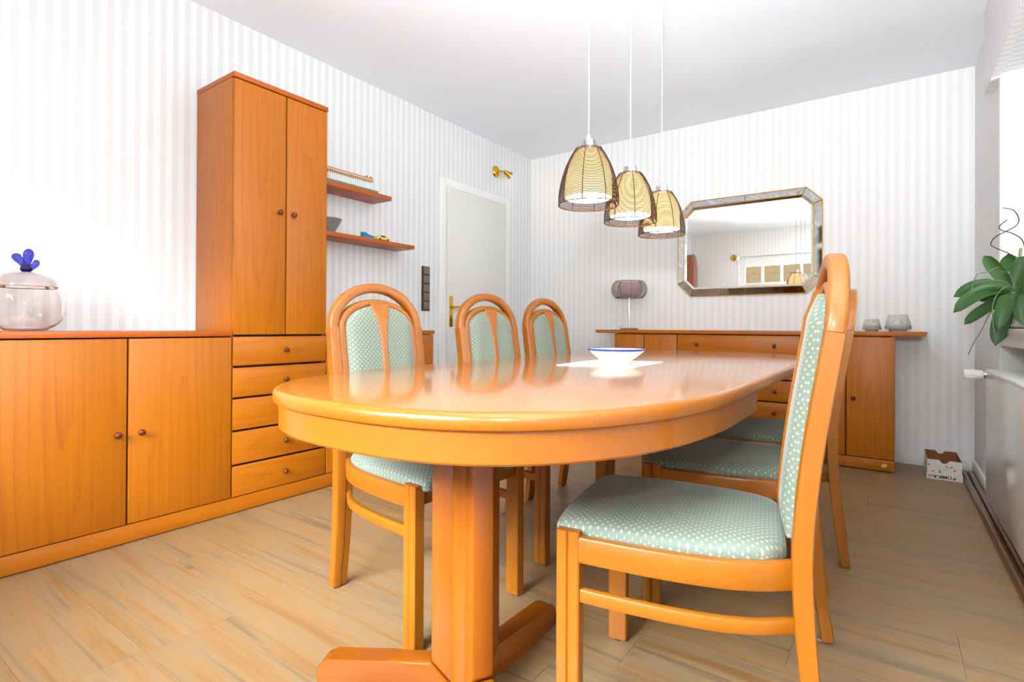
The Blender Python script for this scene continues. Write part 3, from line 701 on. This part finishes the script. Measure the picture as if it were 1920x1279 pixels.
# ------------------------------------------------------------------ mirror on the back wall
mr = thing('wall_mirror', 'large octagonal mirror with antiqued glass frame and gilt beading', 'mirror', (1.957, 0, 1.505))
X0, X1, Z0, Z1, CHF = 1.449 - 1.957, 2.465 - 1.957, 1.128 - 1.505, 1.883 - 1.505, .101
def octa(i, k):
    c = CHF - k
    return [(X0 + CHF + (i * .42), Z0 + i), (X1 - CHF - i * .42, Z0 + i), (X1 - i, Z0 + CHF + i * .42), (X1 - i, Z1 - CHF - i * .42), (X1 - CHF - i * .42, Z1 - i), (X0 + CHF + i * .42, Z1 - i), (X0 + i, Z1 - CHF - i * .42), (X0 + i, Z0 + CHF + i * .42)]
O0, O1, O2 = octa(0, 0), octa(.052, 0), octa(.070, 0)
YA0, YA1, YA2 = -.016, -.034, -.022
prism('back_board', octa(.004, 0), 0.001, .0135, 'old_wood', mr, fn=lambda a, b, c: (a, -c, b))
def quad_panel(name, pts, mat, th=.003):
    bm = bmesh.new(); A = [bm.verts.new(p) for p in pts]; B = [bm.verts.new((p[0], p[1] + th, p[2])) for p in pts]; n = len(pts)
    bm.faces.new(A); bm.faces.new(B)
    for k in range(n): bm.faces.new((A[k], A[(k + 1) % n], B[(k + 1) % n], B[k]))
    return link(name, finish(bm), mat, mr)
def P3(p, y): return (p[0], y, p[1])
def lerp(a, b, t): return (a[0] + (b[0] - a[0]) * t, a[1] + (b[1] - a[1]) * t)
def bead(a, b, r):
    a, b = Vector(a), Vector(b); L = (b - a).length; n = max(6, int(L / (r * 1.6)) * 2)
    bm = bmesh.new(); bm_sweep(bm, [a + (b - a) * (k / n) for k in range(n + 1)], circ(r, 6), scale=[1.0 if k % 2 else .55 for k in range(n + 1)])
    link('gilt_bead', finish(bm, 60), 'gold_bead', mr)
for k in range(8):
    j = (k + 1) % 8; cuts = [0, .5, 1] if k in (0, 4) else [0, 1]
    for c0, c1 in zip(cuts, cuts[1:]):
        a, b, c, d = lerp(O0[k], O0[j], c0), lerp(O0[k], O0[j], c1), lerp(O1[k], O1[j], c1), lerp(O1[k], O1[j], c0)
        quad_panel('frame_panel', [P3(a, YA0), P3(b, YA0), P3(c, YA1), P3(d, YA1)], 'antique')
        if c0: bead(P3(a, YA0 - .002), P3(d, YA1 - .002), .0045)
    quad_panel('inner_bevel', [P3(O1[k], YA1), P3(O1[j], YA1), P3(O2[j], YA2), P3(O2[k], YA2)], 'mirror', .002)
    bead(P3(O0[k], YA0 - .001), P3(O0[j], YA0 - .001), .0036); bead(P3(O1[k], YA1 - .001), P3(O1[j], YA1 - .001), .0042); bead(P3(O0[k], YA0 - .002), P3(O1[k], YA1 - .002), .0045)
quad_panel('mirror_glass', [P3(p, YA2 + .002) for p in O2], 'mirror', .004)

# ------------------------------------------------------------------ on the sideboard
ZS = .8585
tl = thing('table_lamp', 'unlit table lamp with round brown wire shade and chrome stem on the sideboard', 'table lamp', (1.105, -.2, ZS))
lathe('base', [(0, 0), (.072, 0), (.074, .003), (.074, .012), (.070, .015), (.012, .017), (0, .017)], 'chrome', tl, (0, 0, 0), 32, cap=False)
lathe('stem', [(.0065, .0165), (.0065, .29)], 'chrome', tl, (0, 0, 0), 16)
def drum(u): return spline([(0, .112), (.15, .131), (.35, .142), (.5, .144), (.65, .142), (.85, .131), (1, .112)], u)
ZL, HL = .262, .135
path = []
for k in range(16 * 40 + 1):
    u = k / 640; a = 2 * PI * k / 40; path.append((drum(u) * math.cos(a), drum(u) * math.sin(a), ZL + HL * u))
bm = bmesh.new(); bm_sweep(bm, path, circ(.0014, 4)); link('wire_winding', finish(bm, 60), 'wire_light', tl)
for k in range(10):
    a = 2 * PI * k / 10 + .2; tube('rib', [(drum(u) * .99 * math.cos(a), drum(u) * .99 * math.sin(a), ZL + HL * u) for u in [j / 10 for j in range(11)]], .002, 'wire_light', tl, 6)
for z in (ZL, ZL + HL): tube('rim_ring', [(.112 * math.cos(2 * PI * k / 40), .112 * math.sin(2 * PI * k / 40), z) for k in range(40)], .0022, 'wire', tl, 6, closed=True)
lathe('inner_shade', [(0, ZL + .006), (.06, ZL + .006), (.085, ZL + .03), (.09, ZL + HL / 2), (.085, ZL + HL - .03), (.06, ZL + HL - .006), (0, ZL + HL - .006)], 'frost_off', tl, (0, 0, 0), 32, cap=False)
tube('cable', smooth_path([(-.06, .03, .006), (-.085, .02, .02), (-.08, -.01, .032), (-.06, -.02, .02), (-.072, .0, .003), (-.05, .06, .003), (-.02, .15, .003)], 5), .0025, 'cord', tl, 6)
def pot(loc, k, lab):
    o = thing('ceramic_pot', lab, 'pot', loc, group='two pearly grey ceramic pots on the sideboard')
    prof = [(0, 0), (.035, 0), (.035, .012), (.0505, .013), (.052, .018), (.050, .030), (.044, .055), (.037, .078), (.0355, .08), (.033, .078), (.040, .05), (.045, .025), (0, .022)]
    lathe('pot_body', [(r * k[0], z * k[1]) for r, z in prof], 'pearl', o, (0, 0, 0), 40, cap=False)
pot((2.757, -.2, ZS), (1.0, 1.0), 'smaller pearly grey ceramic pot on the right of the sideboard'); pot((2.894, -.2, ZS), (1.32, 1.33), 'larger pearly grey ceramic pot at the right end of the sideboard')

# ------------------------------------------------------------------ glass jar on the left worktop
gj = thing('glass_jar', 'round clear glass jar with lid and blue glass knob on the worktop', 'jar', (.185, -3.745, .8508))
def shell(prof, th):
    inner = []
    for i, (r, z) in enumerate(prof):
        a = prof[max(i - 1, 0)]; b = prof[min(i + 1, len(prof) - 1)]; tx, tz = b[0] - a[0], b[1] - a[1]; l = math.hypot(tx, tz) or 1
        inner.append((max(r - tz / l * th, 0), z + tx / l * th))
    return prof + inner[::-1]
ce = lambda v: math.copysign(abs(v) ** (2 / 2.7), v)
pb = [(0, .002), (.035, .002), (.06, .003)] + [(.118 * ce(math.cos(a)), .096 + .095 * ce(math.sin(a))) for a in [(-60 + k * 104.4 / 18) * PI / 180 for k in range(19)]]
lathe('jar_body', shell(pb, .004) + [(0, .006)], 'vase_glass', gj, (0, 0, 0), 48, cap=False, smooth=60)
zt_ = pb[-1][1]; rt_ = pb[-1][0]
pl2 = [(rt_ + .005, zt_ - .001)] + [((rt_ + .005) * math.cos(a), zt_ + .056 * math.sin(a)) for a in [k * PI / 2 / 10 for k in range(1, 10)]] + [(0, zt_ + .057)]
lid = lathe('lid', [(rt_ + .001, zt_ - .0005)] + pl2 + [((rt_ + .001) * math.cos(a), zt_ + .051 * math.sin(a)) for a in [k * PI / 2 / 10 for k in range(9, 0, -1)]] + [(rt_ + .001, zt_ - .0005)], 'vase_glass', gj, (0, 0, 0), 48, cap=False, smooth=60)
bm = bmesh.new()
def blob(c, r, st=(1, 1, 1)):
    g = bmesh.ops.create_uvsphere(bm, u_segments=14, v_segments=10, radius=r)
    for v in g['verts']: v.co = Vector((v.co.x * st[0] + c[0], v.co.y * st[1] + c[1], v.co.z * st[2] + c[2]))
bm_sweep(bm, smooth_path([(0, 0, 0), (-.002, -.004, .025), (-.008, -.022, .05), (-.01, -.03, .068)], 4), circ(.012, 10), scale=[.7, .8, .9, 1, 1, 1, 1, 1.1, 1.2, 1.25, 1.2, .9, .4])
bm_sweep(bm, smooth_path([(0, 0, 0), (0, .002, .03), (.002, .006, .06), (.002, .008, .088)], 4), circ(.013, 10), scale=[.7, .8, .9, 1, 1, 1, 1.05, 1.15, 1.25, 1.3, 1.2, .9, .4])
bm_sweep(bm, smooth_path([(0, 0, 0), (.004, .012, .015), (.008, .026, .03), (.009, .030, .048)], 4), circ(.010, 10), scale=[.7, .8, .9, 1, 1, 1, 1, 1, 1.1, 1.1, 1, .8, .4])
blob((0, 0, .012), .018, (1, 1, .8))
link('glass_knob', finish(bm, 80), 'blue_glass', gj, (0, 0, zt_ + .055))

# ------------------------------------------------------------------ things on the wall shelves
md = thing('model_building', 'small white columned model building on the upper wall shelf', 'model', (.125, -2.24, 1.7275))
box('base', (.080, -2.44, 1.7275), (.176, -2.035, 1.742), 'moss', md, .004)
box('hall', (.103, -2.425, 1.742), (.147, -2.085, 1.79), 'white_paint', md)
for k in range(22):
    y = -2.43 + .35 * k / 21
    o = lathe('column', [(.0035, 0), (.0028, .004), (.0028, .048), (.0035, .052)], 'plastic', md, Vector((.160, y, 1.742)) - base(md), 8)
box('cornice', (.090, -2.44, 1.794), (.166, -2.07, 1.803), 'ochre', md); box('frieze', (.093, -2.437, 1.803), (.163, -2.073, 1.808), 'plastic', md); box('roof', (.090, -2.44, 1.808), (.166, -2.07, 1.815), 'ochre', md)
for y in (-2.42, -2.118, -2.085): prism('roof_ornament', [(-.012, 0), (.012, 0), (0, .014)], -.004, .004, 'ochre', md, fn=lambda a, b, c: (c, a, b), loc=Vector((.160, y, 1.815)) - base(md))
gb = thing('ceramic_bowl', 'grey mottled ceramic bowl on the lower wall shelf by the cupboard', 'bowl', (.095, -2.345, 1.4325))
lathe('bowl_body', [(0, 0), (.03, 0), (.032, .006), (.05, .04), (.072, .082), (.075, .088), (.071, .087), (.046, .042), (.028, .012), (0, .01)], plain('mottled_grey_glaze', (150, 148, 142), .3, noise=.45), gb, (0, 0, 0), 36, cap=False)
bk = thing('booklet', 'small blue booklet standing half open on the lower wall shelf', 'booklet', (.07, -2.0, 1.4325))
prism('cover', [(-.085, 0), (.03, 0), (.03, .026), (-.085, .055)], 0, .002, 'card_blue', bk, fn=lambda a, b, c: (c, a, b), rz=.25)
prism('cover', [(-.085, 0), (.07, 0), (.07, .030), (-.085, .055)], 0, .002, plain('teal_cover', (70, 140, 140), .4), bk, fn=lambda a, b, c: (c, a, b), rz=-.1)
car = thing('toy_car', 'tiny cream-yellow toy car in front of the blue booklet', 'toy car', (.15, -1.985, 1.4325))
prism('car_body', [(-.05, .006), (.055, .006), (.056, .016), (.03, .020), (.012, .032), (-.022, .033), (-.034, .022), (-.05, .019)], -.02, .02, 'toy_yellow', car, fn=lambda a, b, c: (c, a, b), bevel=.002)
prism('car_window', [(.022, .021), (.010, .030), (-.019, .031), (-.027, .0215)], -.0207, .0207, 'blackprint', car, fn=lambda a, b, c: (c, a, b))
for yy in (-.03, .035):
    for xx in (-.019, .019): lathe('wheel', [(0, -.003), (.0075, -.003), (.0075, .003), (0, .003)], 'black', car, (xx, yy, .0075), 14, cap=False, rot=(0, PI / 2, 0))

# ------------------------------------------------------------------ wall fittings
def spot(loc, rz, lab, sy=1):
    t = thing('wall_spotlight', lab, 'spotlight', loc, rz, group='brass wall spotlights')
    lathe('wall_plate', [(0, .0), (.052, .0), (.052, .006), (.046, .014), (.03, .02), (0, .022)], 'brass', t, (.0, 0, 0), 28, cap=False, rot=(0, PI / 2, 0))
    tube('arm', smooth_path([(.018, 0, 0), (.05, .012 * sy, .002), (.065, .03 * sy, .0), (.07, .04 * sy, -.008)], 5), .008, 'brass', t, 10)
    h = lathe('lamp_head', [(.012, 0), (.017, .006), (.018, .02), (.028, .05), (.034, .066), (.032, .066), (.02, .03), (0, .028)], 'brass', t, (.068, .035 * sy, -.002), 24, cap=False)
    d = Vector((.35, .85 * sy, -.38)); h.rotation_euler = d.to_track_quat('Z', 'Y').to_euler()
    lathe('bulb', [(0, .045), (.02, .045), (.027, .062), (0, .064)], 'spot_glow', h, (0, 0, 0), 18, cap=False)
    return t
spot((.0005, -.56, 2.25), 0, 'lit brass wall spotlight above the white door near the corner')
sp2 = spot((.70, RY + .0005, 2.06), PI / 2, 'brass wall spotlight beside the window, seen only in the mirror', -1)
sw = thing('light_switch_panel', 'vertical bronze panel of five light switches left of the door', 'light switch', (.0, -1.432, 1.162))
box('switch_frame', (.0005, -1.473, .995), (.009, -1.391, 1.329), 'bronze_dark', sw, .002)
for k in range(5):
    z = 1.0 + k * .066; box('rocker', (.009, -1.460, z + .004), (.014, -1.398, z + .060), 'bronze', sw, .0015)
tag(lathe('ceiling_spot', [(0, 0), (.045, 0), (.045, -.006), (.03, -.008), (0, -.006)], 'chrome', None, (1.9, -3.7, RH - .0003), 24, cap=False), 'round recessed ceiling spot, seen only in the mirror', 'ceiling spot')

# ------------------------------------------------------------------ radiator, poles, box
rd = thing('panel_radiator', 'glossy white flat panel radiator under the window sill', 'radiator', (3.25, -1.6, .07))
box('front_panel', (3.222, -2.45, .085), (3.232, -.985, .672), 'radiator', rd, .003)
box('body', (3.232, -2.44, .09), (3.33, -.995, .665), 'white_paint', rd, .004)
box('top_grille', (3.221, -2.452, .672), (3.335, -.983, .688), 'white_paint', rd, .004)
for yy in (-2.2, -1.2): box('bracket_leg', (3.285, yy - .02, 0), (3.315, yy + .02, .09), 'white_paint', rd)
vl = thing('radiator_valve', 'white thermostat valve on the end of the radiator', 'thermostat valve', (3.216, -.955, .658))
NXR = (0, -PI / 2, 0)   # the dial points into the room
lathe('valve_body', [(0, -.045), (.010, -.045), (.010, -.03), (.016, -.028), (.016, -.008), (.013, 0)], 'chrome', vl, (0, 0, 0), 16, cap=False, rot=NXR)
box('connecting_pipe', (3.245, -.985, .650), (3.257, -.95, .666), 'chrome', vl, .003)
lathe('dial', [(.013, .0), (.022, .002), (.0235, .012), (.024, .045), (.0235, .066), (.019, .072), (0, .073)], 'plastic', vl, (0, 0, 0), 28, cap=False, rot=NXR)
for k in range(9):
    a = 2 * PI * k / 9; bm = bmesh.new(); bm_box(bm, (-.064, -.003, -.001), (-.032, .003, .0018)); o = link('grip_ridge', finish(bm), 'plastic', vl, (0, -.0238 * math.sin(a), .0238 * math.cos(a))); o.rotation_euler = (a, 0, 0)
for x, r, lab, y0 in ((3.2135, .016, 'outer of two long dark brown wooden poles lying along the radiator wall', -.16), (3.2465, .016, 'inner of two long dark brown wooden poles lying along the radiator wall', -.13)):
    t = thing('wooden_pole', lab, 'pole', (x, -1.5, r + .0005))
    bm = bmesh.new(); bm_sweep(bm, [(0, -1.3, 0), (0, y0 + 1.5, 0)], circ(r, 20)); link('shaft', finish(bm, 40), 'pole', t)
    for yy in (y0 + 1.5, -1.3): lathe('end_cap', [(0, 0), (r * .9, 0), (r * .85, .004), (0, .005)], 'pole', t, (0, yy, 0), 16, cap=False, rot=(-PI / 2 if yy > 0 else PI / 2, 0, 0))
bx = thing('cardboard_box', 'open white printed cardboard box on the floor in the far right corner', 'box', (3.111, -.2, 0))
bx0, bx1, by0, by1 = -.078, .08, -.152, .165
def wallpanel(nm, poly, fn, mat, d0, d1): return prism(nm, poly, d0, d1, mat, bx, fn=fn)
notch = [(-.022, .113), (-.017, .103), (-.008, .096), (0, .094), (.008, .096), (.017, .103), (.022, .113)]
outl = lambda a, b: [(a, .002), (b, .002), (b, .113)] + notch[::-1] + [(a, .113)]
for yy, s in ((by0, 1), (by1, -1)):
    wallpanel('box_wall', outl(bx0, bx1), lambda a, b, c: (a, yy + s * c, b), 'card_out', 0, .0015); wallpanel('box_lining', outl(bx0 + .002, bx1 - .002), lambda a, b, c: (a, yy + s * c, b), 'card_in', .0015, .003)
for xx, s in ((bx0, 1), (bx1, -1)):
    q = [(by0 + .0031, .002), (by1 - .0031, .002), (by1 - .0031, .113), (by0 + .0031, .113)]
    wallpanel('box_wall', q, lambda a, b, c: (xx + s * c, a, b), 'card_out', 0, .0015); wallpanel('box_lining', q, lambda a, b, c: (xx + s * c, a, b), 'card_in', .0015, .003)
wallpanel('box_bottom', [(bx0 + .003, by0 + .003), (bx1 - .003, by0 + .003), (bx1 - .003, by1 - .003), (bx0 + .003, by1 - .003)], None, 'card_in', .002, .004)
# the lid pushed under the box as a tray
ly0, ly1, lx0, lx1 = by0 - .005, by1 + .005, bx0 - .004, bx1 + .004
wallpanel('lid_wall', [(lx0, 0), (lx1, 0), (lx1, .034), (lx0, .034)], lambda a, b, c: (a, ly0 + c, b), 'card_out', 0, .002); wallpanel('lid_wall', [(lx0, 0), (lx1, 0), (lx1, .034), (lx0, .034)], lambda a, b, c: (a, ly1 - c, b), 'card_out', 0, .002)
for xx, s in ((lx0, 1), (lx1, -1)): wallpanel('lid_wall', [(ly0 + .002, 0), (ly1 - .002, 0), (ly1 - .002, .034), (ly0 + .002, .034)], lambda a, b, c: (xx + s * c, a, b), 'card_out', 0, .002)
def text_mesh(s, size):
    cu = bpy.data.curves.new('text', 'FONT'); cu.body = s; cu.size = size; cu.extrude = 0; cu.offset = .0009
    ob = bpy.data.objects.new('text', cu); COL.objects.link(ob); dg = bpy.context.evaluated_depsgraph_get(); me = bpy.data.meshes.new_from_object(ob.evaluated_get(dg)); bpy.data.objects.remove(ob); return me
cx = .050; WORD = [(ch, text_mesh(ch, .0245)) for ch in 'BOMIKA']
for ch, me in WORD:   # printed upside down, reading from right to left
    mn = min(v.co.x for v in me.vertices); wd = max(v.co.x for v in me.vertices) - mn; kx = 1.02
    for v in me.vertices: x, y = (v.co.x - mn) * kx, v.co.y; v.co = (cx - x, 0, -y)
    link('printed_letter', me, 'red' if ch == 'O' else 'blackprint', bx, (0, ly0 - .0004, .0255)); cx -= wd * kx + .0018
for x, mm in ((cx - .003, 'red'), (cx - .014, 'blackprint')):
    prism('printed_chevron', [(x - .007, .026), (x - .003, .026), (x + .003, .0195), (x - .003, .013), (x - .007, .013), (x - .001, .0195)], 0, .0004, mm, bx, fn=lambda a, b, c: (a, ly0 - c, b))
def heart(x, z, s, mm='red'):
    prism('printed_mark', [(x - s, z + s * .4), (x - s * .5, z + s), (x, z + s * .6), (x + s * .5, z + s), (x + s, z + s * .4), (x, z - s)], 0, .0004, mm, bx, fn=lambda a, b, c: (a, by0 - c, b))
for x, z, s in ((-.070, .082, .005), (-.052, .046, .005), (.034, .078, .0055), (.046, .060, .006), (.009, .082, .004)): heart(x, z, s)
for x0, x1, z0, z1, mm in ((-.026, -.014, .042, .046, 'blackprint'), (-.024, -.016, .048, .054, 'greyprint'), (-.025, -.015, .056, .060, 'greyprint'), (.006, .026, .074, .076, 'red'), (.002, .028, .066, .068, 'greyprint'), (-.008, .008, .058, .060, 'greyprint')):
    prism('printed_mark', [(x0, z0), (x1, z0), (x1, z1), (x0, z1)], 0, .0004, mm, bx, fn=lambda a, b, c: (a, by0 - c, b))

# ------------------------------------------------------------------ orchid on the sill
oc = thing('potted_orchid', 'drooping green orchid with aerial roots in a white pot on the sill', 'orchid', (3.335, -1.06, .8785))
OB = Vector((3.335, -1.06, .8785))
lathe('saucer', [(0, 0), (.058, 0), (.075, .006), (.076, .012), (.07, .011), (0, .009)], plain('wooden_saucer', (176, 150, 108), .5), oc, (0, 0, 0), 32, cap=False)
lathe('pot', [(0, .0125), (.042, .0125), (.045, .016), (.062, .125), (.064, .128), (.060, .128), (.055, .115), (0, .112)], 'white_paint', oc, (0, 0, 0), 36, cap=False)
lathe('bark', [(0, .122), (.05, .119), (.0555, .116)], 'stem_dry', oc, (0, 0, 0), 20, cap=False)
def leaf(a, b, w, sag, roll=0., lift=.02):
    a, b = Vector(a), Vector(b); n = 14; mid = (a + b) / 2 + Vector((0, 0, sag)); d = (b - a).normalized()
    pts = [a * (1 - t) ** 2 + mid * 2 * t * (1 - t) + b * t * t for t in [k / n for k in range(n + 1)]]
    view = Vector((-.3, -.95, .25)); s0 = d.cross(view).normalized()
    q = Matrix.Rotation(roll, 3, d); s0 = q @ s0; nrm = s0.cross(d).normalized()
    bm = bmesh.new(); uvl = bm.loops.layers.uv.new('UVMap'); rows = []
    for lay in (0, 1):
        rr = []
        for k, p in enumerate(pts):
            t = k / n; ww = 1.35 * w * (.30 + .70 * min(1, t * 2.6)) * math.sqrt(max(.002, 1 - max(0, (t - .6) / .4) ** 2.6))
            rr.append([bm.verts.new(p - OB + s0 * ww * s - nrm * (abs(s) ** 1.3 * ww * -.35) - nrm * .0018 * lay) for s in (-1, -.5, 0, .5, 1)])
        rows.append(rr)
    for lay in (0, 1):
        for k in range(n):
            for j in range(4):
                f = bm.faces.new((rows[lay][k][j], rows[lay][k][j + 1], rows[lay][k + 1][j + 1], rows[lay][k + 1][j]))
                us = ((-1, -.5, 0, .5, 1)[j], (-1, -.5, 0, .5, 1)[j + 1])
                for lp, u in zip(f.loops, (us[0], us[1], us[1], us[0])): lp[uvl].uv = (u, k / n)
    for k in range(n):
        for j in (0, 4): bm.faces.new((rows[0][k][j], rows[0][k + 1][j], rows[1][k + 1][j], rows[1][k][j]))
    link('leaf', finish(bm, 60), 'leaf', oc)
LV = [((3.300, -1.08, 1.055), (3.201, -1.12, 1.209), .020, .0), ((3.300, -1.09, 1.05), (3.091, -1.16, 1.024), .021, .075), ((3.296, -1.09, 1.04), (3.088, -1.2, .951), .023, .09),
      ((3.30, -1.07, 1.03), (3.188, -1.1, 1.005), .014, .02), ((3.297, -1.09, 1.02), (3.129, -1.16, .897), .018, .03), ((3.300, -1.1, 1.03), (3.233, -1.17, .803), .024, .06),
      ((3.305, -1.1, 1.03), (3.252, -1.15, .818), .020, .07), ((3.302, -1.12, 1.03), (3.240, -1.21, .875), .022, .08), ((3.31, -1.12, 1.035), (3.32, -1.2, .900), .024, .08),
      ((3.318, -1.05, 1.12), (3.285, -1.09, 1.215), .014, .01), ((3.325, -1.06, 1.18), (3.262, -1.11, 1.125), .021, .06), ((3.308, -1.08, 1.04), (3.345, -1.11, 1.20), .026, .02),
      ((3.33, -1.06, 1.18), (3.40, -1.10, 1.13), .020, .06), ((3.33, -1.08, 1.03), (3.45, -1.14, 1.06), .024, .07), ((3.325, -1.10, 1.02), (3.39, -1.2, .93), .022, .07), ((3.33, -1.03, 1.04), (3.42, -1.0, 1.18), .02, .02)]
for a, b, w, s in LV: leaf(a, b, w, s)
T3 = lambda pts: [Vector(p) - OB for p in pts]
tube('support_wire', smooth_path(T3([(3.263, -1.13, 1.416), (3.302, -1.10, 1.406), (3.323, -1.07, 1.372), (3.312, -1.10, 1.339), (3.282, -1.13, 1.316), (3.241, -1.12, 1.292), (3.228, -1.08, 1.267), (3.244, -1.06, 1.25), (3.289, -1.06, 1.221), (3.33, -1.06, 1.19)]), 6), .0022, 'dark_metal', oc, 6)
tube('support_wire', smooth_path(T3([(3.278, -1.12, 1.363), (3.258, -1.08, 1.344), (3.265, -1.06, 1.328), (3.298, -1.08, 1.308), (3.335, -1.07, 1.273), (3.345, -1.06, 1.2), (3.34, -1.06, 1.05), (3.34, -1.06, .99)]), 6), .0022, 'dark_metal', oc, 6)
tube('stem', smooth_path(T3([(3.315, -1.07, .99), (3.31, -1.075, 1.04), (3.322, -1.06, 1.12), (3.332, -1.055, 1.24)]), 5), .006, 'stem_dry', oc, 8)
for pts in ([(3.131, -1.15, 1.055), (3.164, -1.15, 1.083), (3.232, -1.13, 1.097), (3.275, -1.11, 1.085), (3.31, -1.08, 1.05)], [(3.151, -1.16, 1.045), (3.173, -1.15, 1.122), (3.208, -1.13, 1.133), (3.251, -1.11, 1.156), (3.284, -1.1, 1.142), (3.305, -1.09, 1.06)],
            [(3.225, -1.2, .859), (3.22, -1.2, .972), (3.242, -1.17, 1.035), (3.284, -1.12, 1.072), (3.31, -1.08, 1.045)], [(3.146, -1.12, .757), (3.164, -1.12, .81), (3.191, -1.11, .865), (3.23, -1.1, .96), (3.30, -1.08, 1.04)], [(3.268, -1.16, .90), (3.28, -1.16, .892), (3.298, -1.14, .91), (3.31, -1.1, 1.0)]):
    tube('aerial_root', smooth_path(T3(pts), 5), .0019, 'root', oc, 6)
bm = bmesh.new()
# small things: a dried leaf scrap on the floor by the chair leg
bm_prism(bm, [(-.012, 0), (-.004, .006), (.010, .004), (.014, 0), (.006, -.006), (-.006, -.004)], 0, .002)
tag(link('leaf_scrap', finish(bm), 'stem_dry', None, (2.688, -2.60, .0004)), 'tiny dry leaf scrap on the floor by a chair leg', 'leaf')

# ------------------------------------------------------------------ seen only in the mirror: tall cabinet and the house outside
ac = thing('arched_cabinet', 'tall brown wooden cabinet with arched top, seen at the mirror edge', 'cabinet', (.09, -4.85, 0))
arc = [(-.17, 0), (.17, 0), (.17, 1.95)] + [(.17 * math.cos(PI * k / 14), 1.95 + .17 * math.sin(PI * k / 14)) for k in range(1, 14)] + [(-.17, 1.95)]
prism('case', arc, -.085, .06, 'old_wood', ac, fn=lambda a, b, c: (c, a, b), bevel=.004)
prism('door', [(x * .8, .12 + z * .9) for x, z in arc], .061, .075, 'old_wood', ac, fn=lambda a, b, c: (c, a, b), bevel=.003)
hs = thing('exterior_house', 'neighbouring house with a sunlit clay tile roof, seen through the mirrored window', 'house', (1.0, -9.5, -1.5))
box('house_wall', (-4.0, -9.6, -1.5), (6.0, -9.3, 1.45), 'render_wall', hs)
bm = bmesh.new(); NXr, rows_ = 240, 9
prev = None
for rI in range(rows_):
    y0 = -8.95 - rI * .33; z0 = 1.35 + rI * .27; lines = []
    for (dy, dz) in ((0, .0), (0, .035), (-.36, .32)):
        lines.append([bm.verts.new((-4.2 + 10.4 * k / NXr - 1.0, y0 + dy + 9.5, z0 + dz + 1.5 + .03 * abs(math.sin(PI * (10.4 * k / NXr) / .26)))) for k in range(NXr + 1)])
    for a, b in zip(lines, lines[1:]):
        for k in range(NXr): bm.faces.new((a[k], a[k + 1], b[k + 1], b[k]))
link('tile_roof', finish(bm, 50), 'roof_tile', hs, kind='stuff')
